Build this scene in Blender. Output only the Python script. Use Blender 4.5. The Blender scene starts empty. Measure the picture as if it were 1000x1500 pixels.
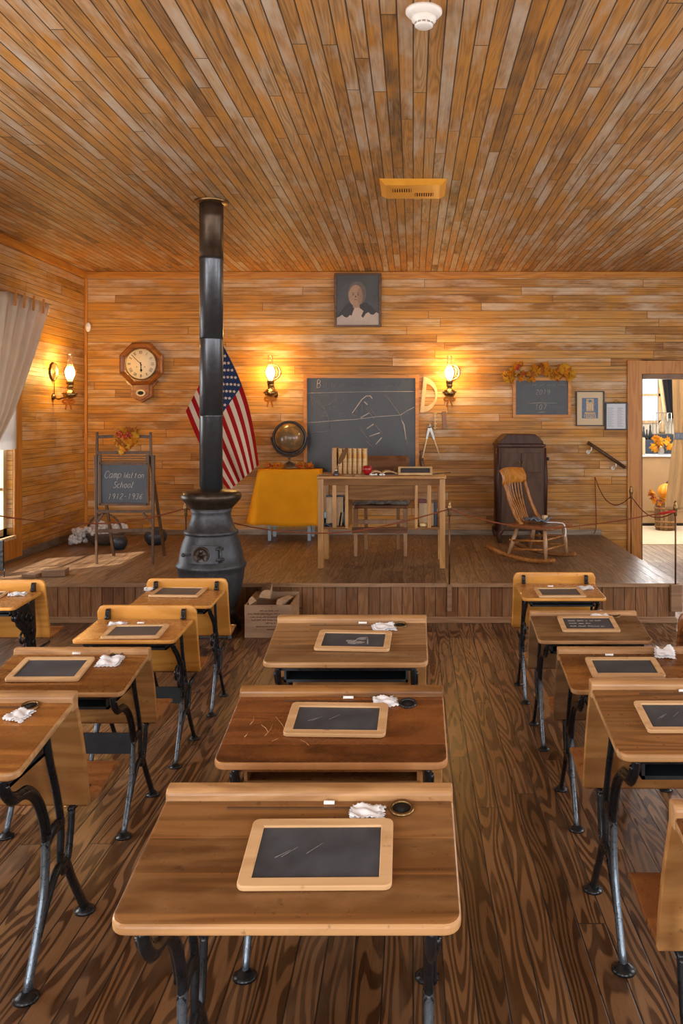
# Old one-room schoolhouse: stove, desks, stage
import bpy, bmesh, math, random
from mathutils import Vector, Matrix, Euler
random.seed(7)
sc = bpy.context.scene
COL = sc.collection
PI = math.pi

# ------------------------------------------------------------------ camera
F, CX, CY, H = 1250.0, 605.0, 612.0, 1.53
def P(px, py, Y):
    return Vector(((px - CX) * Y / F, Y, H - (py - CY) * Y / F))
cam_d = bpy.data.cameras.new('camera')
cam_d.sensor_fit = 'VERTICAL'; cam_d.sensor_height = 36; cam_d.sensor_width = 24
cam_d.lens = 36 * F / 1500
cam_d.shift_x = (500 - CX) / 1500; cam_d.shift_y = (CY - 750) / 1500
cam_d.clip_start = 0.05
cam = bpy.data.objects.new('camera', cam_d); COL.objects.link(cam)
cam.location = (0, 0, H); cam.rotation_euler = (PI / 2, 0, 0)
sc.camera = cam
sc.view_settings.view_transform = 'Standard'
sc.view_settings.look = 'None'
sc.view_settings.gamma = 1
sc.view_settings.use_curve_mapping = False
sc.view_settings.exposure = 0.0
sc.cycles.use_denoising = True
sc.cycles.max_bounces = 8
sc.cycles.diffuse_bounces = 5
sc.cycles.transparent_max_bounces = 12
sc.cycles.caustics_reflective = False
sc.cycles.caustics_refractive = False
sc.cycles.sample_clamp_indirect = 4

# ------------------------------------------------------------------ materials
def lin(c):
    return tuple(((x / 255) / 12.92 if x / 255 <= .04045 else ((x / 255 + .055) / 1.055) ** 2.4) for x in c)
class NT:
    def __init__(s, name):
        s.m = bpy.data.materials.new(name); s.m.use_nodes = True
        s.t = s.m.node_tree; s.n = s.t.nodes; s.bsdf = s.n['Principled BSDF']
    def L(s, a, b): s.t.links.new(a, b)
    def put(s, sock, v):
        if isinstance(v, bpy.types.NodeSocket): s.L(v, sock)
        elif isinstance(v, (tuple, list)) and len(v) == 3 and sock.type == 'RGBA': sock.default_value = (*v, 1)
        else: sock.default_value = v
    def M(s, op, a, b=0.0, c=0.0):
        k = s.n.new('ShaderNodeMath'); k.operation = op
        for i, v in enumerate((a, b, c)): s.put(k.inputs[i], v)
        return k.outputs[0]
    def xyz(s, x, y, z):
        k = s.n.new('ShaderNodeCombineXYZ')
        for i, v in enumerate((x, y, z)): s.put(k.inputs[i], v)
        return k.outputs[0]
    def noise(s, vec, scale=1, detail=2, rough=.5, dist=0):
        k = s.n.new('ShaderNodeTexNoise'); s.L(vec, k.inputs['Vector'])
        k.inputs['Scale'].default_value = scale; k.inputs['Detail'].default_value = detail
        k.inputs['Roughness'].default_value = rough; k.inputs['Distortion'].default_value = dist
        return k.outputs['Fac']
    def white(s, x, y=0.0):
        k = s.n.new('ShaderNodeTexWhiteNoise'); k.noise_dimensions = '3D'
        s.L(s.xyz(x, y, 3.7), k.inputs['Vector']); return k.outputs['Value']
    def ramp(s, fac, stops, interp='LINEAR'):
        k = s.n.new('ShaderNodeValToRGB'); s.put(k.inputs[0], fac); k.color_ramp.interpolation = interp
        e = k.color_ramp.elements
        while len(e) < len(stops): e.new(.5)
        for i, (p, c) in enumerate(stops):
            e[i].position = p; e[i].color = (*c, 1) if len(c) == 3 else c
        return k.outputs[0]
    def mix(s, fac, a, b, blend='MIX'):
        k = s.n.new('ShaderNodeMix'); k.data_type = 'RGBA'; k.blend_type = blend
        s.put(k.inputs[0], fac); s.put(k.inputs[6], a); s.put(k.inputs[7], b)
        return k.outputs[2]
    def rng(s, v, a, b, c=0.0, d=1.0):
        k = s.n.new('ShaderNodeMapRange'); s.put(k.inputs[0], v)
        for i, q in enumerate((a, b, c, d)): k.inputs[i + 1].default_value = q
        return k.outputs[0]
    def coords(s, kind='Object'):
        k = s.n.new('ShaderNodeTexCoord'); q = s.n.new('ShaderNodeSeparateXYZ')
        s.L(k.outputs[kind], q.inputs[0]); return k.outputs[kind], q.outputs
    def bump(s, h, strength, dist=.01):
        k = s.n.new('ShaderNodeBump'); k.inputs['Strength'].default_value = strength
        k.inputs['Distance'].default_value = dist
        s.L(h, k.inputs['Height']); s.L(k.outputs[0], s.bsdf.inputs['Normal'])
    def fin(s, col=None, rough=.5, metal=0, spec=.5, coat=0):
        if col is not None: s.put(s.bsdf.inputs['Base Color'], col)
        s.put(s.bsdf.inputs['Roughness'], rough); s.bsdf.inputs['Metallic'].default_value = metal
        s.bsdf.inputs['Specular IOR Level'].default_value = spec
        s.bsdf.inputs['Coat Weight'].default_value = coat
        s.bsdf.inputs['Coat Roughness'].default_value = .25
        return s.m

def boards(name, across, along, w, length, cols, K=40, ga=9, gl=.9, ringc=.55, grey=None, greyamt=.5, rough=.5, spec=.4,
           gap=.0035, dark=(.02, .012, .006), orange=None, gapbump=.6, sharp=(-.5, .6), ringmul=(.36, .30, .26), fa=260, fl=7, famt=.35, bead=False):
    t = NT(name); _, q = t.coords('Object')
    A, B = q['XYZ'.index(across)], q['XYZ'.index(along)]
    u = t.M('DIVIDE', A, w); i = t.M('FLOOR', u); fu = t.M('FRACT', u)
    r1 = t.white(i)
    v = t.M('ADD', t.M('DIVIDE', B, length), t.M('MULTIPLY', r1, 17.3)); j = t.M('FLOOR', v); fv = t.M('FRACT', v)
    rid = t.white(i, j); rid2 = t.white(t.M('ADD', i, 51.5), j)
    eu = t.M('MULTIPLY', t.M('MINIMUM', fu, t.M('SUBTRACT', 1.0, fu)), w)
    ev = t.M('MULTIPLY', t.M('MINIMUM', fv, t.M('SUBTRACT', 1.0, fv)), length)
    edge = t.M('MINIMUM', eu, ev)
    groove = t.rng(edge, gap * .35, gap, 0, 1)
    if bead:
        bd = t.rng(t.M('MULTIPLY', t.M('ABSOLUTE', t.M('SUBTRACT', fu, .5)), w), .0005, .0018, .45, 1)
        groove = t.M('MULTIPLY', groove, bd)
    # contour lines of a stretched noise make the flame figure of the boards
    vec = t.xyz(t.M('MULTIPLY', A, ga), t.M('MULTIPLY', B, gl), t.M('MULTIPLY', rid, 63.0))
    nz = t.noise(vec, 1, 1.5, .45)
    ring = t.M('SINE', t.M('MULTIPLY', nz, K))
    ring = t.rng(ring, *sharp)
    fine = t.noise(t.xyz(t.M('MULTIPLY', A, fa), t.M('MULTIPLY', B, fl), t.M('MULTIPLY', rid, 31.0)), 1, 2)
    base = t.ramp(rid, cols)
    c = t.mix(t.M('MULTIPLY', t.M('SUBTRACT', 1.0, ring), ringc), base, t.mix(1.0, base, ringmul, 'MULTIPLY'))
    c = t.mix(t.rng(fine, .35, .7, .0, famt), c, t.mix(1.0, c, (.48, .40, .34), 'MULTIPLY'))
    if orange:
        pn = t.noise(t.xyz(t.M('MULTIPLY', A, 5), t.M('MULTIPLY', B, 2.1), t.M('MULTIPLY', rid2, 9)), 1, 3, .6)
        c = t.mix(t.rng(pn, .42, .66, 0, .75), c, orange)
    if grey:
        pn2 = t.noise(t.xyz(t.M('MULTIPLY', A, 6), t.M('MULTIPLY', B, 1.4), t.M('ADD', t.M('MULTIPLY', rid2, 5), 40.0)), 1, 4, .65)
        c = t.mix(t.rng(t.M('ADD', pn2, t.M('MULTIPLY', t.M('SUBTRACT', rid2, .5), .16)), .50, .72, 0, greyamt), c, grey)
    c = t.mix(groove, dark, c)
    hgt = t.M('ADD', groove, t.M('ADD', t.M('MULTIPLY', ring, .05), t.M('MULTIPLY', rid2, .25)))
    t.bump(hgt, gapbump, .006)
    return t.fin(c, t.rng(fine, .3, .7, rough - .07, rough + .1), 0, spec)

def wood(name, c1, c2, axis='X', K=26, ga=7, gl=1.0, rough=.4, spec=.5, coat=0.0, wear=None, wearamt=.4, plank=None):
    t = NT(name); _, q = t.coords('Object')
    oi = t.n.new('ShaderNodeObjectInfo'); rnd = t.M('MULTIPLY', oi.outputs['Random'], 40.0)
    ax = 'XYZ'.index(axis); o = [k for k in range(3) if k != ax]
    vec = t.xyz(t.M('MULTIPLY', q[ax], gl), t.M('ADD', t.M('MULTIPLY', q[o[0]], ga), rnd), t.M('MULTIPLY', q[o[1]], ga))
    nz = t.noise(vec, 1, 1.5, .45); ring = t.rng(t.M('SINE', t.M('MULTIPLY', nz, K * 2.6)), -.7, .5)
    fine = t.noise(t.xyz(t.M('MULTIPLY', q[ax], 6), t.M('ADD', t.M('MULTIPLY', q[o[0]], 170), rnd), t.M('MULTIPLY', q[o[1]], 170)), 1, 2)
    c = t.mix(t.M('ADD', t.M('MULTIPLY', ring, .6), t.M('MULTIPLY', fine, .4)), c1, c2)
    if plank:
        pi_ = t.M('FLOOR', t.M('DIVIDE', t.M('ADD', q[o[0]], t.M('MULTIPLY', oi.outputs['Random'], plank)), plank))
        pr_ = t.white(pi_, rnd)
        c = t.mix(1.0, c, t.ramp(pr_, [(0, (.55, .48, .43)), (.5, (.95, .93, .9)), (1, (1.45, 1.42, 1.38))]), 'MULTIPLY')
        pf_ = t.M('FRACT', t.M('DIVIDE', t.M('ADD', q[o[0]], t.M('MULTIPLY', oi.outputs['Random'], plank)), plank))
        c = t.mix(t.rng(pf_, .018, .040, .55, 0), c, t.mix(1.0, c, (1.9, 1.8, 1.6), 'MULTIPLY'))
    if wear:
        wn = t.noise(t.xyz(t.M('MULTIPLY', q[ax], 4), t.M('ADD', t.M('MULTIPLY', q[o[0]], 9), rnd), t.M('MULTIPLY', q[o[1]], 9)), 1, 4, .65)
        c = t.mix(t.rng(wn, .45, .68, 0, wearamt), c, wear)
    spots = t.noise(t.xyz(t.M('MULTIPLY', q[0], 30), t.M('ADD', t.M('MULTIPLY', q[1], 30), rnd), t.M('MULTIPLY', q[2], 30)), 1, 3, .6)
    c = t.mix(t.rng(spots, .66, .72, 0, .55), c, t.mix(1.0, c, (.35, .3, .28), 'MULTIPLY'))
    t.bump(t.M('ADD', t.M('MULTIPLY', fine, .4), ring), .12, .002)
    return t.fin(c, t.rng(spots, .3, .7, rough - .06, rough + .08), 0, spec, coat)

def plain(name, col, rough=.5, metal=0, spec=.5, var=.12, scale=20, bump=0.0, coat=0):
    t = NT(name); v, q = t.coords('Object')
    n = t.noise(v, scale, 4, .6)
    c = t.mix(t.rng(n, .3, .7), tuple(x * (1 - var) for x in col), tuple(min(1, x * (1 + var)) for x in col))
    if bump: t.bump(n, bump, .004)
    return t.fin(c, t.rng(n, .3, .7, max(.02, rough - .06), rough + .06), metal, spec, coat)

def fabric(name, col, weave=300, trans=0.0, var=.1):
    t = NT(name); v, q = t.coords('Object')
    n = t.noise(v, weave, 2, .6); n2 = t.noise(v, 6, 3, .6)
    c = t.mix(t.rng(n2, .3, .7), tuple(x * (1 - var) for x in col), col)
    c = t.mix(t.rng(n, .35, .7, 0, .3), c, tuple(x * .75 for x in col))
    t.bump(n, .15, .002)
    m = t.fin(c, .9, 0, .15)
    if trans:
        tr = t.n.new('ShaderNodeBsdfTranslucent'); t.L(c, tr.inputs[0])
        mx = t.n.new('ShaderNodeMixShader'); mx.inputs[0].default_value = trans
        out = t.n['Material Output']
        t.L(t.bsdf.outputs[0], mx.inputs[1]); t.L(tr.outputs[0], mx.inputs[2]); t.L(mx.outputs[0], out.inputs[0])
    return m

def emis(name, col, strength):
    t = NT(name); t.bsdf.inputs['Emission Color'].default_value = (*col, 1)
    t.bsdf.inputs['Emission Strength'].default_value = strength
    return t.fin(col, .5)

def glass(name, col=(1, 1, 1), alpha=.12, rough=.05):
    t = NT(name); tr = t.n.new('ShaderNodeBsdfTransparent'); tr.inputs[0].default_value = (*col, 1)
    gl = t.n.new('ShaderNodeBsdfGlossy'); gl.inputs['Roughness'].default_value = rough
    mx = t.n.new('ShaderNodeMixShader')
    lw = t.n.new('ShaderNodeLayerWeight'); lw.inputs[0].default_value = .3
    t.L(t.M('ADD', t.M('MULTIPLY', lw.outputs['Fresnel'], .6), alpha), mx.inputs[0])
    t.L(tr.outputs[0], mx.inputs[1]); t.L(gl.outputs[0], mx.inputs[2]); t.L(mx.outputs[0], t.n['Material Output'].inputs[0])
    return t.m

WALLC = [(0, (.36, .165, .036)), (.25, (.55, .285, .068)), (.5, (.66, .365, .100)), (.75, (.46, .215, .045)), (1, (.70, .45, .18))]
M = {}
WK = dict(K=80, ga=12, gl=.40, ringc=.45, rough=.5, gap=.0024, dark=(.07, .035, .012), sharp=(-.8, .5), ringmul=(.44, .34, .25), fa=120, fl=1.3, famt=.75, bead=True)
M['wall'] = boards('wall_boards', 'Z', 'X', .083, 2.3, WALLC, grey=(.68, .54, .38), greyamt=.8, orange=(.63, .275, .03), **WK)
M['wallY'] = boards('side_wall_boards', 'Z', 'Y', .083, 2.3, WALLC, grey=(.60, .46, .32), greyamt=.65, orange=(.62, .275, .03), **WK)
M['ceil'] = boards('ceiling_boards', 'X', 'Y', .0625, 2.0, [(0, (.17, .095, .045)), (.10, (.33, .17, .066)), (.35, (.48, .265, .105)), (.6, (.43, .215, .070)), (.8, (.54, .335, .160)), (1, (.40, .265, .15))],
                   K=80, ga=14, gl=.9, ringc=.5, grey=(.52, .43, .33), greyamt=.9, rough=.55, orange=(.52, .22, .036), gap=.0040, dark=(.045, .022, .010), sharp=(-.8, .4), ringmul=(.42, .33, .27), fa=150, fl=3, famt=.55)
M['floor'] = boards('floor_boards', 'X', 'Y', .083, 2.6, [(0, (.125, .056, .021)), (.3, (.225, .110, .044)), (.6, (.29, .148, .064)), (.8, (.17, .080, .031)), (1, (.24, .128, .060))],
                    K=95, ga=9, gl=.85, ringc=.95, rough=.34, spec=.5, gap=.0030, dark=(.022, .011, .005), grey=(.29, .185, .11), greyamt=.4, sharp=(-.3, .3), ringmul=(.28, .22, .18))
M['stagefloor'] = boards('stage_floor_boards', 'X', 'Y', .083, 2.6, [(0, (.17, .095, .048)), (.4, (.23, .132, .068)), (.7, (.27, .158, .084)), (1, (.195, .112, .058))],
                    K=70, ga=9, gl=.8, ringc=.65, rough=.38, spec=.5, gap=.0022, dark=(.04, .02, .01), grey=(.29, .20, .13), greyamt=.4, sharp=(-.4, .4))
M['stagefront'] = boards('stage_front_boards', 'X', 'Z', .083, 3.0, [(0, (.20, .085, .030)), (.5, (.28, .132, .050)), (1, (.34, .168, .068))], K=50, ga=12, gl=2.0, ringc=.4, rough=.45, grey=(.30, .20, .12), greyamt=.4)
M['trim'] = wood('trim_wood', (.42, .15, .016), (.58, .245, .034), 'X', K=20, rough=.4)
M['trimY'] = wood('trim_wood_long', (.42, .15, .018), (.56, .235, .034), 'Y', K=20, rough=.4)
M['trimZ'] = wood('trim_wood_upright', (.42, .15, .018), (.58, .245, .036), 'Z', K=20, rough=.4)
M['basebd'] = wood('baseboard_wood', (.20, .15, .11), (.33, .26, .20), 'X', K=20, rough=.5)
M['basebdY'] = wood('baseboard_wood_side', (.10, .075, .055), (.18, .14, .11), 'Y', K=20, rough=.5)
M['nosing'] = wood('stage_nosing_wood', (.26, .15, .075), (.36, .22, .12), 'X', K=20, rough=.4)
# desk woods
M['top_brown'] = wood('desk_brown_wood', (0.115, 0.048, 0.014), (0.225, 0.105, 0.034), 'X', K=22, ga=8, gl=.8, rough=.32, spec=.5, wear=(0.32, 0.175, 0.07), wearamt=.5, plank=.10)
M['top_amber'] = wood('desk_amber_wood', (0.16, 0.06, 0.012), (0.29, 0.125, 0.03), 'X', K=22, ga=8, gl=.8, rough=.28, spec=.5, wear=(0.13, 0.052, 0.014), wearamt=.45, plank=.12)
M['top_dark'] = wood('desk_dark_red_wood', (.085, .027, .008), (.175, .062, .018), 'X', K=22, ga=8, gl=.8, rough=.26, spec=.55, wear=(.31, .11, .024), wearamt=.5, plank=.12)
M['top_grey'] = wood('desk_grey_brown_wood', (0.15, 0.074, 0.028), (0.25, 0.14, 0.06), 'X', K=22, ga=8, gl=.8, rough=.33, spec=.5, wear=(0.33, 0.215, 0.115), wearamt=.45, plank=.12)
M['ledge'] = wood('desk_worn_edge_wood', (.32, .16, .06), (.50, .29, .125), 'X', K=22, ga=8, rough=.4, wear=(.22, .11, .045), wearamt=.6)
M['ledge_dark'] = wood('desk_orange_brown_ledge', (.13, .05, .013), (.36, .17, .05), 'X', K=22, ga=10, rough=.35, wear=(.10, .04, .012), wearamt=.6)
M['board_grey'] = wood('desk_grey_brown_board', (.16, .085, .038), (.27, .155, .075), 'X', K=22, ga=6, gl=.8, rough=.4, wear=(.12, .06, .025), wearamt=.5)
M['board_tan'] = wood('desk_tan_wood', (.36, .165, .05), (.52, .275, .095), 'X', K=22, ga=6, gl=.8, rough=.38, wear=(.20, .085, .028), wearamt=.6)
M['board_yellow'] = wood('desk_yellow_wood', (.52, .225, .036), (.68, .33, .07), 'X', K=22, ga=6, gl=.8, rough=.34, wear=(.40, .175, .035), wearamt=.5)
M['seat_red'] = wood('seat_red_brown_wood', (.20, .075, .022), (.33, .14, .045), 'X', K=20, ga=6, rough=.3)
M['top_orange'] = wood('desk_orange_wood', (.33, .135, .028), (.47, .215, .055), 'X', K=20, ga=8, gl=.8, rough=.27, wear=(.30, .12, .03), wearamt=.35)
M['iron'] = plain('black_iron', (.020, .022, .026), .30, .55, .6, .35, 40, .15)
M['iron_worn_shine'] = plain('worn_iron_shine', (.15, .19, .235), .30, .75, .6, .3, 60, .15)  # paler blue-grey paints the window shine onto the worn lower near legs
M['slate'] = plain('slate_stone', (.050, .058, .072), .42, 0, .4, .3, 14)
M['slateframe'] = wood('slate_frame_wood', (.50, .30, .14), (.64, .42, .22), 'X', K=16, rough=.45)
M['clothwhite'] = fabric('white_cloth', (.80, .82, .86), 400)
M['chalk'] = plain('chalk', (.85, .84, .82), .9, 0, .1, .05)
M['chalkline'] = plain('chalk_line', (.50, .46, .43), .95, 0, .05, .3, 160)
M['chalkfaint'] = plain('faint_chalk_line', (.235, .22, .215), .95, 0, .05, .35, 120)
M['dark'] = plain('dark_void', (.012, .010, .008), .8)
M['brass'] = plain('aged_brass', (.42, .28, .11), .28, .95, .5, .3, 30)
M['postmetal'] = plain('dark_bronze_post', (.13, .062, .028), .4, .6, .5, .3, 30)
M['brassdark'] = plain('dark_brass', (.20, .12, .05), .35, .9, .5, .3, 30)
# ------------------------------------------------------------------ mesh builder
class MB:
    def __init__(s): s.v, s.f, s.m, s.s = [], [], [], []
    def add(s, vs, fs, m=0, sm=False):
        o = len(s.v); s.v += [tuple(x) for x in vs]
        for f in fs: s.f.append([i + o for i in f]); s.m.append(m); s.s.append(sm)
        return s
    def box(s, x0, x1, y0, y1, z0, z1, m=0, mat=None):
        vs = [Vector((x, y, z)) for z in (z0, z1) for y in (y0, y1) for x in (x0, x1)]
        if mat: vs = [mat @ v for v in vs]
        return s.add(vs, [(0, 2, 3, 1), (4, 5, 7, 6), (0, 1, 5, 4), (2, 6, 7, 3), (0, 4, 6, 2), (1, 3, 7, 5)], m)
    def obox(s, c, size, rot=(0, 0, 0), m=0):
        mt = Matrix.Translation(Vector(c)) @ Euler(rot).to_matrix().to_4x4()
        a, b, d = (k / 2 for k in size)
        return s.box(-a, a, -b, b, -d, d, m, mt)
    def bar(s, p, q, w, h, m=0, up=(0, 0, 1), w2=None, h2=None):
        p, q = Vector(p), Vector(q); d = (q - p).normalized(); up = Vector(up)
        if abs(d.dot(up)) > .98: up = Vector((0, 1, 0))
        a = d.cross(up).normalized(); b = a.cross(d)
        w2 = w if w2 is None else w2; h2 = h if h2 is None else h2
        vs = [c + a * sx * ww / 2 + b * sz * hh / 2 for c, ww, hh in ((p, w, h), (q, w2, h2)) for sx, sz in ((-1, -1), (1, -1), (1, 1), (-1, 1))]
        return s.add(vs, [(0, 1, 2, 3), (4, 7, 6, 5), (0, 4, 5, 1), (1, 5, 6, 2), (2, 6, 7, 3), (3, 7, 4, 0)], m)
    def tube(s, pts, r, n=8, closed=False, m=0, flat=None):
        pts = [Vector(p) for p in pts]; N = len(pts)
        rs = r if isinstance(r, list) else [r] * N; rs = rs + [rs[-1]] * (N - len(rs))
        vs = []; a = None
        for i, p in enumerate(pts):
            if closed: d = pts[(i + 1) % N] - pts[i - 1]
            else: d = pts[min(i + 1, N - 1)] - pts[max(i - 1, 0)]
            d.normalize()
            if flat is not None:
                a = Vector(flat)
            elif a is None:
                a = d.orthogonal().normalized()
            a = (a - d * a.dot(d)).normalized(); b = d.cross(a)
            rr = rs[i]; ra, rb = rr if isinstance(rr, (tuple, list)) else (rr, rr)
            for k in range(n):
                t = 2 * PI * k / n; vs.append(p + a * ra * math.cos(t) + b * rb * math.sin(t))
        fs = []
        for i in range(N if closed else N - 1):
            for k in range(n):
                i2 = (i + 1) % N
                fs.append((i * n + k, i * n + (k + 1) % n, i2 * n + (k + 1) % n, i2 * n + k))
        if not closed: fs += [tuple(range(n))[::-1], tuple((N - 1) * n + k for k in range(n))]
        return s.add(vs, fs, m, True)
    def lathe(s, prof, n=32, c=(0, 0, 0), m=0, mat=None, sm=True):
        c = Vector(c); vs = []
        for r, z in prof:
            for k in range(n):
                t = 2 * PI * k / n; v = Vector((r * math.cos(t), r * math.sin(t), z))
                vs.append(c + (mat @ v if mat else v))
        fs = [(i * n + k, i * n + (k + 1) % n, (i + 1) * n + (k + 1) % n, (i + 1) * n + k) for i in range(len(prof) - 1) for k in range(n)]
        if prof[0][0] > 1e-6: fs.append(tuple(range(n))[::-1])
        if prof[-1][0] > 1e-6: fs.append(tuple((len(prof) - 1) * n + k for k in range(n)))
        return s.add(vs, fs, m, sm)
    def prism(s, poly, plane, d0, d1, m=0, sm=False):
        def mk(a, b, d): return {'XZ': (a, d, b), 'YZ': (d, a, b), 'XY': (a, b, d)}[plane]
        n = len(poly); vs = [mk(a, b, d) for d in (d0, d1) for a, b in poly]
        o = len(s.v)
        s.add(vs, [tuple(range(n)), tuple(range(2 * n - 1, n - 1, -1))], m)
        for k in range(n):
            s.f.append([o + k, o + n + k, o + n + (k + 1) % n, o + (k + 1) % n]); s.m.append(m); s.s.append(sm)
        return s
    def sphere(s, c, r, nu=16, nv=10, m=0, mat=None):
        rr = r if isinstance(r, (tuple, list)) else (r, r, r)
        vs = []
        for j in range(nv + 1):
            p = PI * j / nv
            for i in range(nu):
                t = 2 * PI * i / nu
                v = Vector((rr[0] * math.sin(p) * math.cos(t), rr[1] * math.sin(p) * math.sin(t), rr[2] * math.cos(p)))
                vs.append((mat @ v if mat else v) + Vector(c))
        fs = [(j * nu + i, j * nu + (i + 1) % nu, (j + 1) * nu + (i + 1) % nu, (j + 1) * nu + i) for j in range(nv) for i in range(nu)]
        return s.add(vs, fs, m, True)
    def grid(s, fn, nu, nv, m=0, sm=True, mfn=None):
        vs = [fn(i / nu, j / nv) for j in range(nv + 1) for i in range(nu + 1)]
        o = len(s.v); s.v += [tuple(v) for v in vs]
        for j in range(nv):
            for i in range(nu):
                a = o + j * (nu + 1) + i
                s.f.append([a, a + 1, a + nu + 2, a + nu + 1]); s.s.append(sm)
                s.m.append(mfn(i / nu + .5 / nu, j / nv + .5 / nv) if mfn else m)
        return s
    def build(s, name, mats, parent=None, bevel=0.0, solid=0.0, seg=2, loc=None, rot=None):
        me = bpy.data.meshes.new(name); me.from_pydata(s.v, [], s.f)
        if not isinstance(mats, (list, tuple)): mats = [mats]
        for k in mats: me.materials.append(M[k] if isinstance(k, str) else k)
        for p, mi, sm in zip(me.polygons, s.m, s.s): p.material_index = mi; p.use_smooth = sm
        bm = bmesh.new(); bm.from_mesh(me)
        bmesh.ops.remove_doubles(bm, verts=bm.verts, dist=1e-6)
        bmesh.ops.recalc_face_normals(bm, faces=bm.faces); bm.to_mesh(me); bm.free()
        o = bpy.data.objects.new(name, me); COL.objects.link(o)
        if parent is not None: o.parent = parent
        if loc is not None: o.location = loc
        if rot is not None: o.rotation_euler = rot
        if solid:
            k = o.modifiers.new('solid', 'SOLIDIFY'); k.thickness = solid; k.offset = 0
        if bevel:
            k = o.modifiers.new('bevel', 'BEVEL'); k.width = bevel; k.segments = seg; k.limit_method = 'ANGLE'; k.angle_limit = .7
        return o

def tag(o, label=None, cat=None, group=None, kind=None):
    if label: o['label'] = label
    if cat: o['category'] = cat
    if group: o['group'] = group
    if kind: o['kind'] = kind
    return o
def thing(name, label, cat, loc=(0, 0, 0), rot=(0, 0, 0), group=None):
    o = bpy.data.objects.new(name, None); COL.objects.link(o); o.empty_display_size = .05
    o.location = loc; o.rotation_euler = rot
    return tag(o, label, cat, group)
def struct(o, label=None):
    o['kind'] = 'structure'
    if label: o['label'] = label
    return o

# single-stroke handwriting for the chalk and ink
G = {'C': [[(4, 5), (3, 6), (1.5, 6), (0, 4.5), (0, 1.5), (1.5, 0), (3, 0), (4, 1)]],
 'a': [[(3.2, 3.6), (2, 4), (.6, 3.4), (0, 2), (.6, .5), (1.8, 0), (3, 1), (3.2, 3.8), (3.2, .8), (4, 0)]],
 'm': [[(0, 4), (0, 0)], [(0, 3), (1, 4), (1.8, 3.4), (1.8, 0)], [(1.8, 3), (2.8, 4), (3.6, 3.4), (3.6, .4), (4.2, 0)]],
 'p': [[(0, 4), (0, -2)], [(0, 3.2), (1.5, 4), (3, 3), (3, 1.2), (1.6, 0), (0, .8)]],
 'W': [[(0, 6), (1, 0), (2.2, 4), (3.4, 0), (4.6, 6)]],
 'l': [[(.6, 0), (1.5, 5), (1.1, 6), (.8, 5), (1, .8), (1.8, 0)]],
 't': [[(1.2, 5.6), (1.2, .6), (2.2, 0)], [(0, 4), (2.6, 4)]],
 'o': [[(2, 4), (.5, 3.2), (0, 2), (.6, .5), (2, 0), (3.2, .7), (3.5, 2), (3, 3.4), (2, 4)]],
 'n': [[(0, 4), (0, 0)], [(0, 3), (1.4, 4), (2.8, 3.2), (2.8, .6), (3.5, 0)]],
 'S': [[(3.6, 5.2), (2.4, 6), (.8, 5.6), (.4, 4.4), (1.6, 3.3), (3.2, 2.6), (3.6, 1.2), (2.4, 0), (.8, 0), (0, 1)]],
 'c': [[(3, 3.3), (2, 4), (.6, 3.4), (0, 2), (.6, .5), (1.8, 0), (3, .7)]],
 'h': [[(0, 6), (0, 0)], [(0, 3), (1.4, 4), (2.8, 3.2), (2.8, .4), (3.4, 0)]],
 'e': [[(.2, 2), (3, 2.4), (2.6, 3.8), (1.4, 4), (.2, 2.8), (.2, 1.2), (1.4, 0), (3, .6)]],
 'B': [[(0, 0), (0, 6)], [(0, 6), (2.4, 5.8), (3, 4.6), (2.2, 3.3), (0, 3.1)], [(2.2, 3.2), (3.5, 2.2), (3.2, .6), (1.8, 0), (0, 0)]],
 'f': [[(2.6, 5.4), (1.8, 6), (1.2, 5), (1.2, -1)], [(0, 3.6), (2.4, 3.6)]],
 '1': [[(.6, 5), (1.8, 6), (1.8, 0)]], '-': [[(.4, 3), (2.6, 3)]],
 '9': [[(3, 4.2), (1.6, 3), (.2, 4.2), (.6, 5.6), (2, 6), (3, 5), (3, 3), (2.4, 0)]],
 '2': [[(0, 4.8), (1, 6), (2.6, 5.8), (3, 4.4), (0, 0), (3.4, 0)]],
 '3': [[(0, 5.4), (1.4, 6), (2.8, 5.2), (2.2, 3.6), (1, 3.2), (2.6, 2.8), (3, 1.2), (1.6, 0), (0, .6)]],
 '6': [[(2.8, 5.6), (1.2, 5), (.2, 3), (.3, 1), (1.6, 0), (2.9, 1), (2.6, 2.6), (1.2, 2.9), (.3, 1.8)]],
 '0': [[(1.6, 6), (.4, 5), (0, 3), (.5, .8), (1.7, 0), (2.8, 1), (3.1, 3), (2.7, 5), (1.6, 6)]],
 '7': [[(0, 6), (3, 6), (1.2, 0)]], ' ': [], 'y': [[(0, 4), (1.4, .4)], [(2.8, 4), (.6, -2)]],
 'r': [[(0, 4), (0, 0)], [(0, 2.6), (1.2, 4), (2.2, 3.7)]],
 's': [[(2.6, 3.4), (1.4, 4), (.5, 3.2), (2.3, 1.6), (2, .4), (.8, 0), (0, .6)]]}
def write(mb, text, x0, z0, width, hgt, y, r, slant=.2, m=0, map3=None):
    """strokes of `text` starting at x0 on baseline z0, facing -Y"""
    n = len(text); s = hgt / 6; adv = width / max(n, 1)
    for k, ch in enumerate(text):
        for st in G.get(ch, []):
            pts = []
            for a, b in st:
                x, z = x0 + k * adv + a * adv / 5.0 + slant * b * s, z0 + b * s
                pts.append(map3(x, z) if map3 else (x, y, z))
            mb.tube(pts, r, 5, m=m)
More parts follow.
